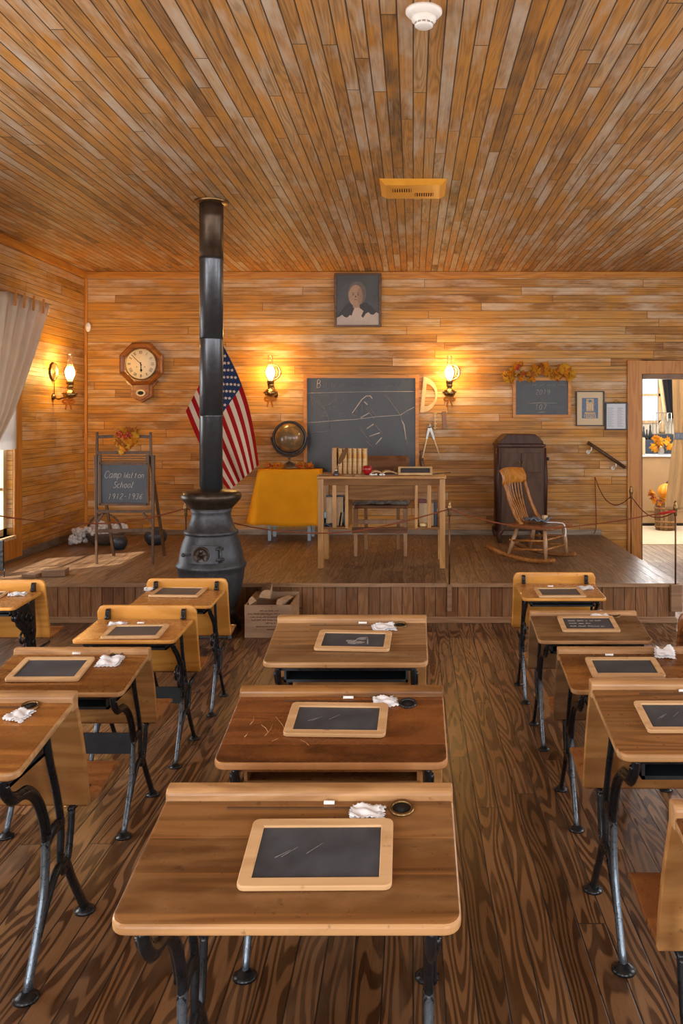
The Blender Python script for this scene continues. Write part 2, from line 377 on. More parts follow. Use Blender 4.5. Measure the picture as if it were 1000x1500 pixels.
def scribble(mb, x0, x1, z, hgt, y, r, seed, m=0, map3=None):
    """a run of marks too faint to read"""
    rn = random.Random(seed); x = x0
    while x < x1:
        L = rn.uniform(.5, 1.4) * hgt * 2.2; e = min(x + L, x1); k = max(4, int((e - x) / hgt * 5)); pts = []
        for i in range(k + 1):
            a, b = x + (e - x) * i / k, z + hgt * (.15 + .7 * (i % 2) * rn.uniform(.4, 1.2))
            pts.append(map3(a, b) if map3 else (a, y, b))
        mb.tube(pts, r, 4, m=m); x = e + hgt * .7

# ------------------------------------------------------------------ the room
YB, YS, ZS, XL, XR, YR, ZC = 8.98, 6.375, .30, -3.45, 3.9, -2.6, 3.067
XSE = 1.957
YF, XF0, XF1 = 12.9, 1.2, 5.2       # the further room behind the doorway
struct(MB().box(XL - .15, XR + .15, YR - .15, YB + .06, -.12, 0).build('floor', 'floor'), 'dark pine plank floor of the schoolroom')
struct(MB().box(XL - .15, XR + .15, YR - .15, YB + .15, ZC, ZC + .12).build('ceiling', 'ceil'), 'ceiling of narrow weathered wooden boards')
DX0, DX1, DZ = (938 - CX) * YB / F, (938 - CX) * YB / F + .95, H + (612 - 548) * YB / F
w = MB()
w.box(XL - .15, DX0, YB, YB + .14, 0, ZC); w.box(DX1, XR + .15, YB, YB + .14, 0, ZC); w.box(DX0, DX1, YB, YB + .14, DZ, ZC)
struct(w.build('wall_back', 'wall'), 'back wall of horizontal weathered orange boards')
WZ0, WZ1 = .52, 2.42
def wall_x(name, x0, x1, wins, mat):
    w = MB(); ys = YR
    for a, b in wins:
        w.box(x0, x1, ys, a, 0, ZC); w.box(x0, x1, a, b, 0, WZ0); w.box(x0, x1, a, b, WZ1, ZC); ys = b
    w.box(x0, x1, ys, YB, 0, ZC)
    return struct(w.build(name, mat))
LW = [(-.6, .5), (2.6, 3.7), (6.25, 7.35)]
RW = [(-.6, .5), (2.6, 3.7), (5.6, 6.7)]
wall_x('wall_left', XL - .14, XL, LW, 'wallY')['label'] = 'left wall of horizontal weathered boards with window'
wall_x('wall_right', XR, XR + .14, RW, 'wallY')
w = MB(); xs = XL; BW = [(-2.4, -1.2), (1.0, 2.2)]
for a, b in BW:
    w.box(xs, a, YR - .14, YR, 0, ZC); w.box(a, b, YR - .14, YR, 0, WZ0 + .2); w.box(a, b, YR - .14, YR, WZ1, ZC); xs = b
w.box(xs, XR, YR - .14, YR, 0, ZC)
struct(w.build('wall_rear', 'wall'))
# windows: casing, sash, glass
M['sash'] = wood('pale_sash_wood', (.50, .34, .18), (.66, .48, .28), 'Z', K=16, rough=.45)
M['pane'] = glass('window_glass', (1, 1, 1), .04)
def window_side(n, x, sgn, a, b, z0=WZ0, z1=WZ1, sill_label=None):
    """sgn=+1: inside is +x"""
    i = x + sgn * .022
    f = MB(); lo, hi = min(x, i), max(x, i)
    f.box(lo, hi, b, b + .14, z0 - .2, z1 + .14); f.box(lo, hi, a - .14, a, z0 - .2, z1 + .14)
    f.box(lo, hi, a, b, z1, z1 + .14); f.box(lo, hi, a, b, z0 - .2, z0 - .03)
    o = struct(f.build('window_%d' % n, 'trimZ', bevel=.004))
    s = MB(); s.box(min(x - sgn * .10, x + sgn * (.035)), max(x - sgn * .10, x + sgn * (.035)), a, b + .0, z0 - .03, z0)
    struct(s.build('window_sill', 'sash', o, bevel=.004))
    s = MB(); e = x - sgn * .09; d = x - sgn * .05; lo, hi = min(e, d), max(e, d); mid = (z0 + z1) / 2
    for zz in (z0, mid - .03, z1 - .06): s.box(lo, hi, a, b, zz, zz + .06)
    for yy in (a, b - .06): s.box(lo, hi, yy, yy + .06, z0, z1)
    s.box(lo + .012, hi - .012, (a + b) / 2 - .012, (a + b) / 2 + .012, z0, z1)
    for zz in (z0 * .75 + mid * .25 + .15, (mid + z1) / 2): s.box(lo + .012, hi - .012, a, b, zz, zz + .024)
    struct(s.build('window_frame', 'sash', o))
    s = MB(); s.box((lo + hi) / 2 - .002, (lo + hi) / 2 + .002, a, b, z0, z1)
    struct(s.build('window_pane', 'pane', o)); return o
window_side(1, XL, 1, *LW[2])['label'] = 'window at the left edge with pale sash and wooden casing'
window_side(2, XL, 1, *LW[1]); window_side(3, XL, 1, *LW[0])
for k, wv in enumerate(RW): window_side(4 + k, XR, -1, *wv)
for k, (a, b) in enumerate(BW):
    f = MB(); z0, z1 = WZ0 + .2, WZ1
    for x0, x1, q0, q1 in ((a - .14, a, z0 - .14, z1 + .14), (b, b + .14, z0 - .14, z1 + .14), (a, b, z1, z1 + .14), (a, b, z0 - .14, z0)): f.box(x0, x1, YR, YR + .022, q0, q1)
    o = struct(f.build('window_%d' % (7 + k), 'trimZ'))
    s = MB()
    for zz in (z0, (z0 + z1) / 2 - .03, z1 - .06): s.box(a, b, YR - .09, YR - .05, zz, zz + .06)
    for xx in (a, b - .06, (a + b) / 2 - .03): s.box(xx, xx + .06, YR - .09, YR - .05, z0, z1)
    struct(s.build('window_frame', 'sash', o))
    struct(MB().box(a, b, YR - .072, YR - .068, z0, z1).build('window_pane', 'pane', o))

# trim
struct(MB().box(XL, XR, YB - .03, YB, ZC - .065, ZC).build('trim_1', 'trim', bevel=.008), 'orange-brown crown strip along the top of the back wall')
struct(MB().box(XL, XL + .03, YR, YB - .03, ZC - .075, ZC).build('trim_2', 'trimY', bevel=.008), 'orange-brown crown strip along the top of the left wall')
struct(MB().box(XL, XL + .028, YB - .03, YB, ZS, ZC - .07).build('trim_3', 'trimZ', bevel=.004), 'upright corner strip between the left and back walls')
struct(MB().box(XL + .03, XSE + .02, YB - .02, YB, ZS, ZS + .055).build('baseboard_back', 'basebd', bevel=.004))
struct(MB().box(XL, XL + .02, YS + .01, YB - .02, ZS, ZS + .07).build('baseboard_left', 'basebdY', bevel=.004))
# stage
st = MB().box(XL, XSE, YS, YB, .0, ZS - .03).box(XL, XSE + .015, YS - .02, YB, ZS - .03, ZS)
st = MB().box(XL, XSE + .02, YS - .03, YB, ZS - .028, ZS)
stage = struct(st.build('stage_platform', 'stagefloor'), 'low wooden stage across the front of the schoolroom')
struct(MB().box(XL, XSE, YS, YB, 0, ZS - .028).build('stage_front', 'stagefront', stage), 'stage front of upright brown boards')
struct(MB().box(XL, XSE + .02, YS - .034, YS - .03, ZS - .028, ZS).build('nosing', 'nosing', stage))
b = MB().box(XL, XSE + .012, YS - .018, YS, 0, .03).box(XL, XSE + .006, YS - .012, YS, .03, .045)
struct(b.build('base_moulding', 'nosing', stage, bevel=.004))
# doorway
d = MB()
d.box(DX0 - .145, DX0, YB - .03, YB, 0, DZ + .145); d.box(DX1, DX1 + .145, YB - .03, YB, 0, DZ + .145); d.box(DX0, DX1, YB - .03, YB, DZ, DZ + .145)
door = struct(d.build('door_1', 'trimZ', bevel=.005), 'orange-brown wooden casing around the open doorway on the right')
d = MB().box(DX0, DX0 + .02, YB, YB + .14, 0, DZ).box(DX1 - .02, DX1, YB, YB + .14, 0, DZ).box(DX0, DX1, YB, YB + .14, DZ - .05, DZ)
M['jamb'] = wood('dark_jamb_wood', (.16, .075, .03), (.24, .12, .05), 'X', K=16)
struct(d.build('door_jamb', 'jamb', door))
# further room
M['annexwall'] = plain('pale_plaster', (.60, .55, .47), .8, 0, .2, .06, 6)
M['carpet'] = fabric('beige_carpet', (.62, .52, .38), 220)
M['annexfloor'] = boards('further_floor_boards', 'X', 'Y', .083, 2.6, [(0, (.30, .22, .15)), (.5, (.38, .29, .21)), (1, (.33, .25, .17))], K=30, ringc=.4, rough=.4)
struct(MB().box(XF0, XF1, YB + .06, YF + .1, -.12, 0).build('floor_annex', 'annexfloor'))
struct(MB().box(XF0, XF1, 10.28, YF, 0, .008).build('carpet', 'carpet'), 'beige carpet in the room beyond the doorway')
struct(MB().box(XF0, XF1, YB + .14, YF + .1, 2.7, 2.8).build('ceiling_annex', 'annexwall'))
AW = (3.38, 3.74, 1.45, 2.3)
w = MB().box(XF0, AW[0], YF, YF + .1, 0, 2.7).box(AW[1], XF1, YF, YF + .1, 0, 2.7).box(AW[0], AW[1], YF, YF + .1, 0, AW[2]).box(AW[0], AW[1], YF, YF + .1, AW[3], 2.7)
w.box(XF0 - .1, XF0, YB + .14, YF, 0, 2.7).box(XF1, XF1 + .1, YB + .14, YF, 0, 2.7)
struct(w.build('wall_annex', 'annexwall'))
# ------------------------------------------------------------------ school desks
def rrect(x0, x1, y0, y1, r, n=5, front_only=False):
    pts = []
    for cx, cy, a0, rr in ((x0 + r, y0 + r, PI, r), (x1 - r, y0 + r, 1.5 * PI, r), (x1 - r, y1 - r, 0, r), (x0 + r, y1 - r, .5 * PI, r)):
        if front_only and cy > (y0 + y1) / 2:
            pts.append((x0 if cx < (x0 + x1) / 2 else x1, y1)); continue
        for k in range(n + 1):
            t = a0 + PI / 2 * k / n; pts.append((cx + rr * math.cos(t), cy + rr * math.sin(t)))
    return pts
def smooth(pts, n=4):
    out = []; P_ = [Vector(p) for p in pts]
    for i in range(len(P_) - 1):
        p0, p1, p2, p3 = P_[max(i - 1, 0)], P_[i], P_[i + 1], P_[min(i + 2, len(P_) - 1)]
        for k in range(n):
            t = k / n
            out.append(.5 * ((2 * p1) + (p2 - p0) * t + (2 * p0 - 5 * p1 + 4 * p2 - p3) * t * t + (3 * p1 - p0 - 3 * p2 + p3) * t ** 3))
    return out + [P_[-1]]
DESKS = {}
M['scratch'] = plain('bare_scratched_wood', (.40, .19, .065), .6)
M['groove'] = plain('groove_shadow_wood', (.10, .05, .02), .6)
M['iron_plate'] = plain('blue_black_iron_plate', (.035, .045, .055), .35, .5, .5, .2, 20)
def desk(key, label, kind, xc, yback, s, W, top, board, ledge='ledge', seat='seat_red', inkwell=None, shelf='iron', plate=False, ornate=False, group='school desks in rows', yaw=0.0):
    """kind A: ledge behind the writing top.  kind B: seat back board standing above the top, iron brackets"""
    B = kind == 'B'
    D = .38 * s if not B else .335
    y0 = yback - D
    r = thing('school_desk', label, 'school desk', (xc, y0, 0), (0, 0, yaw), group)
    if B: zt = lambda y: .590 + .05 * y
    else: zt = lambda y: .662 * s + .174 * y
    h = W / 2; th = .022 * s; ins = .052 * s
    tilt = .05 if B else .174
    yt = (.345 * s if not B else .315)
    # top: sloping slab with rounded near corners
    poly = rrect(-h if not B else -h + .01, h if not B else h - .01, 0, yt, .03 * s, 5, True)
    n = len(poly); t = MB()
    vs = [(x, y, zt(y) - dz) for dz in (0, th) for x, y in poly]
    t.add(vs, [tuple(range(n)), tuple(range(2 * n - 1, n - 1, -1))]); t.add(vs, [(k, n + k, n + (k + 1) % n, (k + 1) % n) for k in range(n)], 1)
    tp = t.build('desktop', [top, 'board_yellow' if B else ('scratch' if top == 'top_dark' else 'ledge')], r, bevel=.007 * s, seg=3)
    if not B:
        rl = MB(); zz = zt(yt)
        rl.prism([(yt - .002, zz - .03), (.385 * s, zz - .03), (.385 * s, zz + .018 * s), (.377 * s, zz + .024 * s), (yt + .006, zz + .022 * s), (yt - .002, zz + .014 * s)], 'YZ', -h, h)
        o = rl.build('back_ledge', ledge, r, bevel=.006 * s)
        # pencil groove
        y = yt - .028 * s
        MB().box(-h * .55, h * .55, y - .004, y + .004, zt(y) + .0002, zt(y) + .0012).build('pencil_groove', M['groove'], tp)
    # seat back board for the pupil in front
    if B:
        bd = MB(); hb = W / 2
        zs = [(.665, yt + .012), (.60, yt + .018), (.48, yt + .045), (.34, yt + .085)]
        n1 = 14
        def fb(u, v, off):
            k = v * 3; i = min(2, int(k)); f = k - i
            z = zs[i][0] * (1 - f) + zs[i + 1][0] * f; y = zs[i][1] * (1 - f) + zs[i + 1][1] * f
            return Vector((-hb + W * u, y + off, z))
        fb0 = fb
        def fb(u, v, off):
            p = fb0(u, v, off); a_ = abs(p.x) - (hb - .03)
            if a_ > 0: p.z -= (.03 - math.sqrt(max(0, .03 ** 2 - a_ ** 2))) * max(0, 1 - v * 3)
            return p
        bd.grid(lambda u, v: fb(u, v, 0), 40, 6); bd.grid(lambda u, v: fb(u, v, .02), 40, 6)
        for u in (0, 1): bd.grid(lambda a, v: fb(u, v, .02 * a), 1, 6)
        for v in (0, 1): bd.grid(lambda u, a: fb(u, v, .02 * a), 40, 1)
        bd.build('backrest', board, r, bevel=.004)
        for sx in (-1, 1):
            k = MB(); x = sx * (h - .055)
            k.prism([(yt - .012, .612), (yt - .012, .645), (yt - .002, .652), (yt + .014, .652), (yt + .014, .60)], 'YZ', x - .009, x + .009)
            k.tube([(x, yt - .02, .61), (x, yt - .012, .622)], .011, 8)
            k.build('bracket', 'iron', r, bevel=.002)
        zb, yb0, ys0, zse = .34, yt + .085, yt + .10, .345
    else:
        bd = MB()
        a, b = (.366 * s, .70 * s), (.462 * s, .375 * s)
        pts = [(a[0] + (b[0] - a[0]) * f + .012 * s * math.sin(PI * f), a[1] + (b[1] - a[1]) * f) for f in [k / 8 for k in range(9)]]
        poly = pts + [(y + .019 * s, z + .002) for y, z in reversed(pts)]
        bd.prism(poly, 'YZ', -h, h, sm=True)
        bd.build('backrest', board, r, bevel=.004)
        ys0, zse = .475 * s, .385 * s
    # seat (folds from the front of the frame)
    sl = .285 * s if not B else .20
    sp = [(ys0, zse), (ys0 + sl * .3, zse - .010 * s), (ys0 + sl * .6, zse - .002), (ys0 + sl * .85, zse + .012 * s), (ys0 + sl, zse + .004)]
    sp = [(p.x, p.y) for p in smooth([Vector((a, b, 0)) for a, b in sp], 4)]
    m = MB(); m.prism(sp + [(y, z - .018 * s) for y, z in reversed(sp)], 'YZ', -h + .01, h - .01, sm=True)
    m.build('seat', seat, r, bevel=.004)
    # book box under the top
    xi = h - ins - .02; y1, y2 = .05 * s, .33 * s
    if B: y1, y2 = .07, .30
    zl = zt(0) - (.085 if not B else .075) * s
    if shelf == 'none':
        MB().box(-xi, xi, .035 * s, .06 * s, zt(0) - th - .016 * s, zt(.035 * s) - th - .001).build('top_rail', 'ledge', r)
    else:
        bx = MB()
        bx.box(-xi, xi, y1, y2, zl, zl + .010); bx.box(-xi, xi, y2 - .01, y2, zl, zt(y2) - th - .002)
        for sx in (-1, 1):
            a_, b_ = min(sx * xi, sx * (xi - .008)), max(sx * xi, sx * (xi - .008))
            bx.prism([(y1, zl), (y2, zl), (y2, zt(y2) - th - .002), (y1, zt(y1) - th - .002)], 'YZ', a_, b_)
        bo = bx.build('book_shelf', 'iron_plate' if shelf == 'iron' else 'seat_red', r)
        if shelf != 'iron':
            MB().box(-xi, xi, y1 - .012, y1, zl - .006, zl + .018).build('shelf_edge', 'ledge', bo)
        MB().box(-xi - .015, xi + .015, .045 * s, .07 * s, zt(0) - th - .020 * s, zt(.045 * s) - th - .001).build('top_rail', 'iron' if shelf == 'iron' else 'seat_red', r)
    # cast iron side frames: near leg, rear post, far leg
    for sx in (-1, 1):
        x = sx * (h - ins); fx = (1, 0, 0); q = lambda y, z: Vector((x, y * s, z * s))
        if B:
            zq = (.59 - th) / s
            near = smooth([q(.09, zq - .005), q(.125, zq - .05), q(.20, zq - .11), (q(.26, zq - .19)), q(.285, .375), q(.265, .22), q(.17, .012)], 5)
        else:
            near = smooth([q(.03, .640), q(.045, .60), q(.09, .560), q(.165, .545), (q(.225, .50)), q(.27, .42), q(.285, .34), q(.265, .20), q(.17, .012)], 5)
        cut = int(len(near) * .72)
        lg = MB().tube(near, [(.011 * s, .018 * s)] * len(near), 8, flat=fx, m=0)
        lg.m = [1 if (min(f) // 8) >= cut else 0 for f in lg.f]  # lower part of the near leg takes the painted shine
        # ribs cast on the leg
        lg.tube([p + Vector((sx * .010 * s, 0, 0)) for p in near[3:cut]], .007 * s, 6)
        lo = lg.build('leg', ['iron', 'iron_worn_shine'], r)
        MB().lathe([(.034 * s, 0), (.034 * s, .007 * s), (.024 * s, .012 * s), (.014 * s, .022 * s)], 14, q(.165, 0)).build('foot', 'iron', lo)
        zq = ((zt(.29 * s) - th) / s - .003)
        po = MB().tube(smooth([q(.275, zq), q(.31, .57), q(.352, .47), q(.385, .36), q(.382, .27), q(.40, .215), (q(.435, .235)), q(.455, .30), q(.465, .365)], 4), (.010 * s, .015 * s), 8, flat=fx)
        po.tube(smooth([q(.275, .34), q(.33, .365), q(.385, .36)], 4), (.01 * s, .02 * s), 8, flat=fx)
        po.tube([q(.455, .365), q(.60, .372)], (.010 * s, .010 * s), 8, flat=fx)
        if B or ornate:
            for yy, zz, rr in ((.2, .50, .035), (.25, .44, .03), (.28, .51, .03), (.33, .5, .02), (.345, .4, .028), (.32, .35, .02)):
                po.tube([q(yy + rr * math.cos(k * PI / 5), zz + rr * math.sin(k * PI / 5)) for k in range(10)], (.008 * s, .009 * s), 6, True, flat=fx)
        if ornate:
            po.prism([(.04, zt(.04) - th - .004), (.29, zt(.29) - th - .004), (.31, .40), (.285, .30), (.25, .31), (.21, .40), (.10, .47)], 'YZ', x - .005, x + .005)
            for yy, zz, rr in ((.08, .52, .022), (.14, .51, .026), (.20, .50, .026), (.25, .48, .022), (.21, .44, .02), (.26, .41, .02), (.27, .35, .018)):
                for g in (-1, 1): po.lathe([(rr, -.004), (rr * .8, .006), (rr * .3, .003), (0, .008)], 10, (x + g * .007, yy, zz), 0, Matrix.Rotation(g * PI / 2, 3, 'Y'))
        po.build('rear_post', 'iron', r)
        fl = MB().tube(smooth([q(.235, .12), q(.285, .18), q(.35, .232), q(.415, .23), q(.47, .15), q(.565, .012)], 5), (.011 * s, .016 * s), 8, flat=fx)
        lo = fl.build('leg', 'iron', r)
        MB().lathe([(.032 * s, 0), (.032 * s, .007 * s), (.022 * s, .012 * s), (.013 * s, .022 * s)], 14, q(.568, 0)).build('foot', 'iron', lo)
    if plate:
        MB().box(-h + ins, h - ins, .268 * s, .278 * s, .31 * s, .40 * s).build('cross_plate', 'iron_plate', r)
    DESKS[key] = (xc, y0, zt, tilt, s)
    if inkwell:
        p = on_desk(key, *inkwell); p = p - r.location
        mt = Matrix.Rotation(tilt, 3, 'X'); iw = MB()
        iw.tube([mt @ Vector((.023 * math.cos(k * PI / 12), .023 * math.sin(k * PI / 12), .002)) for k in range(24)], .0042, 8, True)
        iw.lathe([(.0, .0010), (.0215, .0012)], 24, (0, 0, 0), 1, mt)
        iw.build('inkwell', ['brassdark' if key != 'C2' else 'iron', 'dark'], r, loc=p)
    return r
def on_desk(key, px, py, lift=0.0):
    """where the sight line through a pixel of the photograph meets the desk's writing surface"""
    xc, y0, zt, tilt, s = DESKS[key]
    a = (py - CY) / F                     # z = H - a*Y ;  surface z = zt(0) + tilt*(Y-y0)
    k = zt(1) - zt(0)
    Y = (H - zt(0) + k * y0) / (a + k)
    return Vector(((px - CX) * Y / F, Y, H - a * Y + lift))
#('groove_shadow_wood', (.10, .05, .02), .6)
#('blue_black_iron_plate', (.035, .045, .055), .35, .5, .5, .2, 20)

desk('C1', 'large worn brown desk in the centre foreground, the nearest whole desk with a blank slate', 'A', -.22, 1.84, 1.0, .608, 'top_brown', 'board_tan', inkwell=(588, 1185), shelf='none')
desk('C2', 'dark reddish-brown desk with pale scratches on its top, second in the centre row', 'A', -.211, 2.545, .985, .60, 'top_dark', 'board_tan', 'ledge_dark' if 'ledge_dark' in M else 'ledge', inkwell=(597, 1031), shelf='wood')
desk('C3', 'grey-brown desk of the centre row, farthest from the camera and nearest the firewood crate', 'A', -.242, 3.405, 1.0, .59, 'top_grey', 'board_tan', inkwell=(586, 916))
desk('L1a', 'amber-topped desk cut off by the left edge with iron legs fully in view', 'A', -1.27, 2.46, 1.0, .608, 'top_amber', 'board_tan', inkwell=(44, 1035))
desk('L1b', 'small amber desk with a blue-black iron plate between its legs, in the left row', 'A', -1.272, 3.30, .865, .52, 'top_amber', 'board_tan', inkwell=(170, 961), plate=True)
desk('L1c', 'small orange desk with a yellow back board, second from the stage in the left row', 'B', -1.228, 3.94, .81, .457, 'top_orange', 'board_yellow', plate=True)
desk('L1d', 'small orange desk with a yellow back board standing before the black stove', 'B', -1.218, 4.60, .76, .437, 'top_orange', 'board_yellow')
desk('L0d', 'small yellow desk with lacy cast iron sides at the left edge below the stage', 'B', -2.20, 4.56, .80, .47, 'top_orange', 'board_yellow', ornate=True)
desk('L1z', 'desk at the lower left edge of which only the corner of the seat shows', 'A', -1.27, 1.60, 1.0, .608, 'top_amber', 'board_tan', seat='ledge')
desk('R1a', 'brown desk with tan back board in the right row, its slate cut by the frame', 'A', .834, 2.577, 1.0, .608, 'top_brown', 'board_tan')
desk('R1b', 'small brown desk with a crumpled cloth standing on it, in the right row', 'A', .823, 3.35, .85, .52, 'top_amber', 'board_grey' if 'board_grey' in M else 'ledge')
desk('R1c', 'grey-brown desk in the right row whose slate has chalk writing', 'A', .814, 4.11, .81, .51, 'top_grey', 'board_grey', inkwell=(900, 902))
desk('R1d', 'small desk with a bright yellow back board nearest the stage in the right row', 'B', .79, 4.78, .79, .459, 'top_orange', 'board_yellow')
desk('R1z', 'tan desk cut off by the lower right corner with its red-brown seat folded down', 'A', .832, 1.763, 1.0, .608, 'top_amber', 'board_tan')
desk('R2', 'dark stained desk of which a sliver shows at the right edge beside the stage', 'B', 1.425, 3.78, .80, .50, 'top_dark', 'top_dark')

# ---- slates, cloths and chalk lying on the tops
def slate(key, tl, tr, bl, br, label, marks=None, w=None):
    q = [on_desk(key, *p) for p in (tl, tr, bl, br)]
    c = sum(q, Vector()) / 4; W = ((q[1] - q[0]).length + (q[3] - q[2]).length) / 2; D = ((q[0] - q[2]).length + (q[1] - q[3]).length) / 2
    d = q[3] - q[2]; yaw = math.atan2(d.y, d.x) * .5; tl_ = DESKS[key][3]
    D = min(max(D, W * .55), W * .74)
    r = thing('slate', label, 'slate', c, (0, 0, 0), 'framed writing slates on the desks')
    r.rotation_euler = (Matrix.Rotation(math.atan(tl_), 3, 'X') @ Matrix.Rotation(yaw, 3, 'Z')).to_euler()
    t = .012; b = W * .085; f = MB()
    o = rrect(-W / 2, W / 2, -D / 2, D / 2, W * .05, 5); i = rrect(-W / 2 + b, W / 2 - b, -D / 2 + b, D / 2 - b, .002, 5); n = len(o)
    vs = [(x, y, z) for z in (.001, t) for x, y in o] + [(x, y, z) for z in (.001, t) for x, y in i]
    fs = []
    for k in range(n):
        k2 = (k + 1) % n
        fs += [(k, k2, n + k2, n + k), (n + k, n + k2, 3 * n + k2, 3 * n + k), (3 * n + k, 3 * n + k2, 2 * n + k2, 2 * n + k), (2 * n + k, 2 * n + k2, k2, k)]
    f.add(vs, fs); f.build('frame', 'slateframe', r, bevel=.0025)
    sl = MB().box(-W / 2 + b - .003, W / 2 - b + .003, -D / 2 + b - .003, D / 2 - b + .003, .003, .0075).build('slate_panel', 'slate', r)
    if marks:
        k = MB(); mp = lambda x, z: (x, z, .008); iw = W - 2 * b; idp = D - 2 * b
        if marks == 'blot':
            rn = random.Random(4)
            for _ in range(5): k.sphere((rn.uniform(-.02, .06) * W * 2, rn.uniform(-.2, .2) * D * .8, .0075), (.022, .012, .0006), 10, 5)
            k.tube([mp(-.01, -.03), mp(.02, .02), mp(.05, .025)], .0025, 5); k.tube([mp(.05, .025), mp(.055, -.03)], .0025, 5)
        elif marks == 'write':
            for row in range(3):
                scribble(k, -iw * .40, iw * (.05 if row else .0), idp * (.2 - .24 * row), .016, 0, .0016, 11 + row, map3=mp)
                if row != 1: scribble(k, iw * .06, iw * .3, idp * (.22 - .26 * row), .014, 0, .0014, 31 + row, map3=mp)
        elif marks == 'smear':
            for a, e in ((-.3, .2), (-.1, .35), (-.35, .1)): k.tube([mp(iw * a, idp * a * .3), mp(iw * (a + .12), idp * e * .5)], .0005, 4)
        k.build('chalk_marks', 'chalkline' if marks == 'write' else 'chalkfaint', sl)
    return r
slate('C1', (370, 1207), (573, 1205), (347, 1308), (577, 1305), 'large blank slate in pale wooden frame on the front centre desk', 'smear')
slate('C2', (430, 1034), (569, 1034), (412, 1079), (564, 1083), 'blank slate on the dark scratched desk', 'smear')
slate('C3', (468, 926), (573, 928), (460, 953), (571, 957), 'slate with pale chalk smears on the centre desk nearest the stage', 'blot')
slate('L1b', (40, 966), (140, 966), (3, 1000), (115, 999), 'slate with wide wooden frame on the left-row desk with the iron plate')
slate('L1c', (164, 916), (249, 916), (147, 940), (232, 938), 'slate on the left-row desk second from the stage, before its yellow back board')
slate('L1d', (234, 860), (305, 861), (218, 876), (289, 878), 'slate on the small desk before the stove')
slate('L0d', (-28, 867), (14, 867), (-50, 880), (0, 879), 'slate on the yellow desk at the left edge below the stage, mostly cut off')
slate('R1d', (780, 862), (845, 862), (791, 878), (862, 877), 'slate on the yellow-backed desk nearest the stage on the right')
slate('R1c', (813, 905), (894, 905), (826, 927), (912, 927), 'slate with rows of chalk writing on a grey-brown desk at right', 'write')
slate('R1b', (857, 966), (958, 966), (866, 994), (976, 994), 'slate in an orange frame on the right-row desk with the upright cloth')
slate('R1a', (921, 1029), (1030, 1029), (955, 1078), (1075, 1078), 'pale-framed slate cut by the right edge on the brown right-row desk', 'smear')

def rag(key, px, py, W, D, yaw, label, seed, up=0.0):
    c = on_desk(key, px, py); rn = random.Random(seed)
    r = thing('cleaning_cloth', label, 'cloth', c, (0, 0, 0), 'white cloths for wiping the slates')
    r.rotation_euler = (Matrix.Rotation(math.atan(DESKS[key][3]), 3, 'X') @ Matrix.Rotation(yaw, 3, 'Z')).to_euler()
    k = MB(); ph = rn.uniform(0, 6)
    for layer in range(2):
        ox, oy, q = rn.uniform(-.004, .004), rn.uniform(-.004, .004), .0035 + .0045 * layer
        def fn(u, v):
            fr = (.004 * math.sin(v * 40 + ph) if u in (0, 1) else 0); fy = (.003 * math.sin(u * 37 + ph) if v in (0, 1) else 0)
            z = q + .0028 * math.sin(u * 9 + ph + v * 4) * (1 if layer else .5) + .0015 * math.sin(v * 13 - ph + u * 5)
            if up: z += up * max(0, v - .25) * (.75 + .35 * math.sin(u * 7 + ph)) + layer * .006
            return Vector(((u - .5) * W * (1 - .15 * layer) + ox + fr, (v - .5) * D * (1 - .1 * layer) * (1 if not up else .6) + oy + fy, max(z, .001)))
        k.grid(fn, 22, 16)
    k.build('folded_cloth', 'clothwhite', r, solid=.0015)
    return r
rag('C1', 536, 1193, .068, .048, -.05, 'white folded cloth beside the inkwell of the front centre desk', 1)
rag('C2', 563, 1029, .066, .050, .12, 'white frayed cloth on the dark scratched desk', 2)
rag('C3', 562, 920, .088, .068, .2, 'white crumpled cloth on the centre desk nearest the stage', 3)
rag('L1a', 30, 1049, .060, .062, -.3, 'white cloth on the amber desk cut by the left edge', 4)
rag('L1b', 160, 970, .088, .085, .0, 'white cloth beside the inkwell of the left-row desk with iron plate', 5)
rag('L1c', 172, 915, .075, .05, .1, 'white cloth lying against the yellow back board of a left-row desk', 6)
rag('L1d', 223, 863, .075, .07, .3, 'white cloth on the small desk before the stove', 7)
rag('L0d', 25, 871, .085, .06, .1, 'white cloth on the lacy-sided desk at the left edge', 8)
rag('R1d', 857, 862, .08, .06, .1, 'white cloth on the yellow-backed desk nearest the stage at right', 9)
rag('R1c', 877, 901, .085, .07, .1, 'white cloth beside the inkwell of the desk with the written slate', 10)
rag('R1b', 973, 962, .075, .07, -.2, 'white crumpled cloth standing up on a desk at the right edge', 11, .032)
def chalk(key, px, py, L, label):
    c = on_desk(key, px, py, .005)
    o = MB().tube([(-L / 2, 0, 0), (L / 2, 0, 0)], .0042, 8).build('chalk_stick', 'chalk', loc=c)
    return tag(o, label, 'chalk', 'sticks of white chalk')
chalk('C1', 482, 1179, .022, 'short white chalk in the pencil groove of the front centre desk')
chalk('C2', 510, 1024, .03, 'white chalk stick on the dark scratched desk')
chalk('C3', 531, 914, .032, 'white chalk stick on the centre desk nearest the stage')
chalk('L1b', 112, 959, .03, 'white chalk stick above the slate on the left-row desk with iron plate')
chalk('L1c', 206, 914, .03, 'white chalk stick on the left-row desk second from the stage')
chalk('R1d', 806, 860, .03, 'white chalk stick on the yellow-backed desk at right')
chalk('R1c', 850, 899, .03, 'white chalk stick on the desk with the written slate')
chalk('R1b', 892, 961, .03, 'white chalk stick on the desk with the upright cloth')
chalk('R1a', 1000, 1014, .024, 'white chalk stick at the right edge on the brown right-row desk')
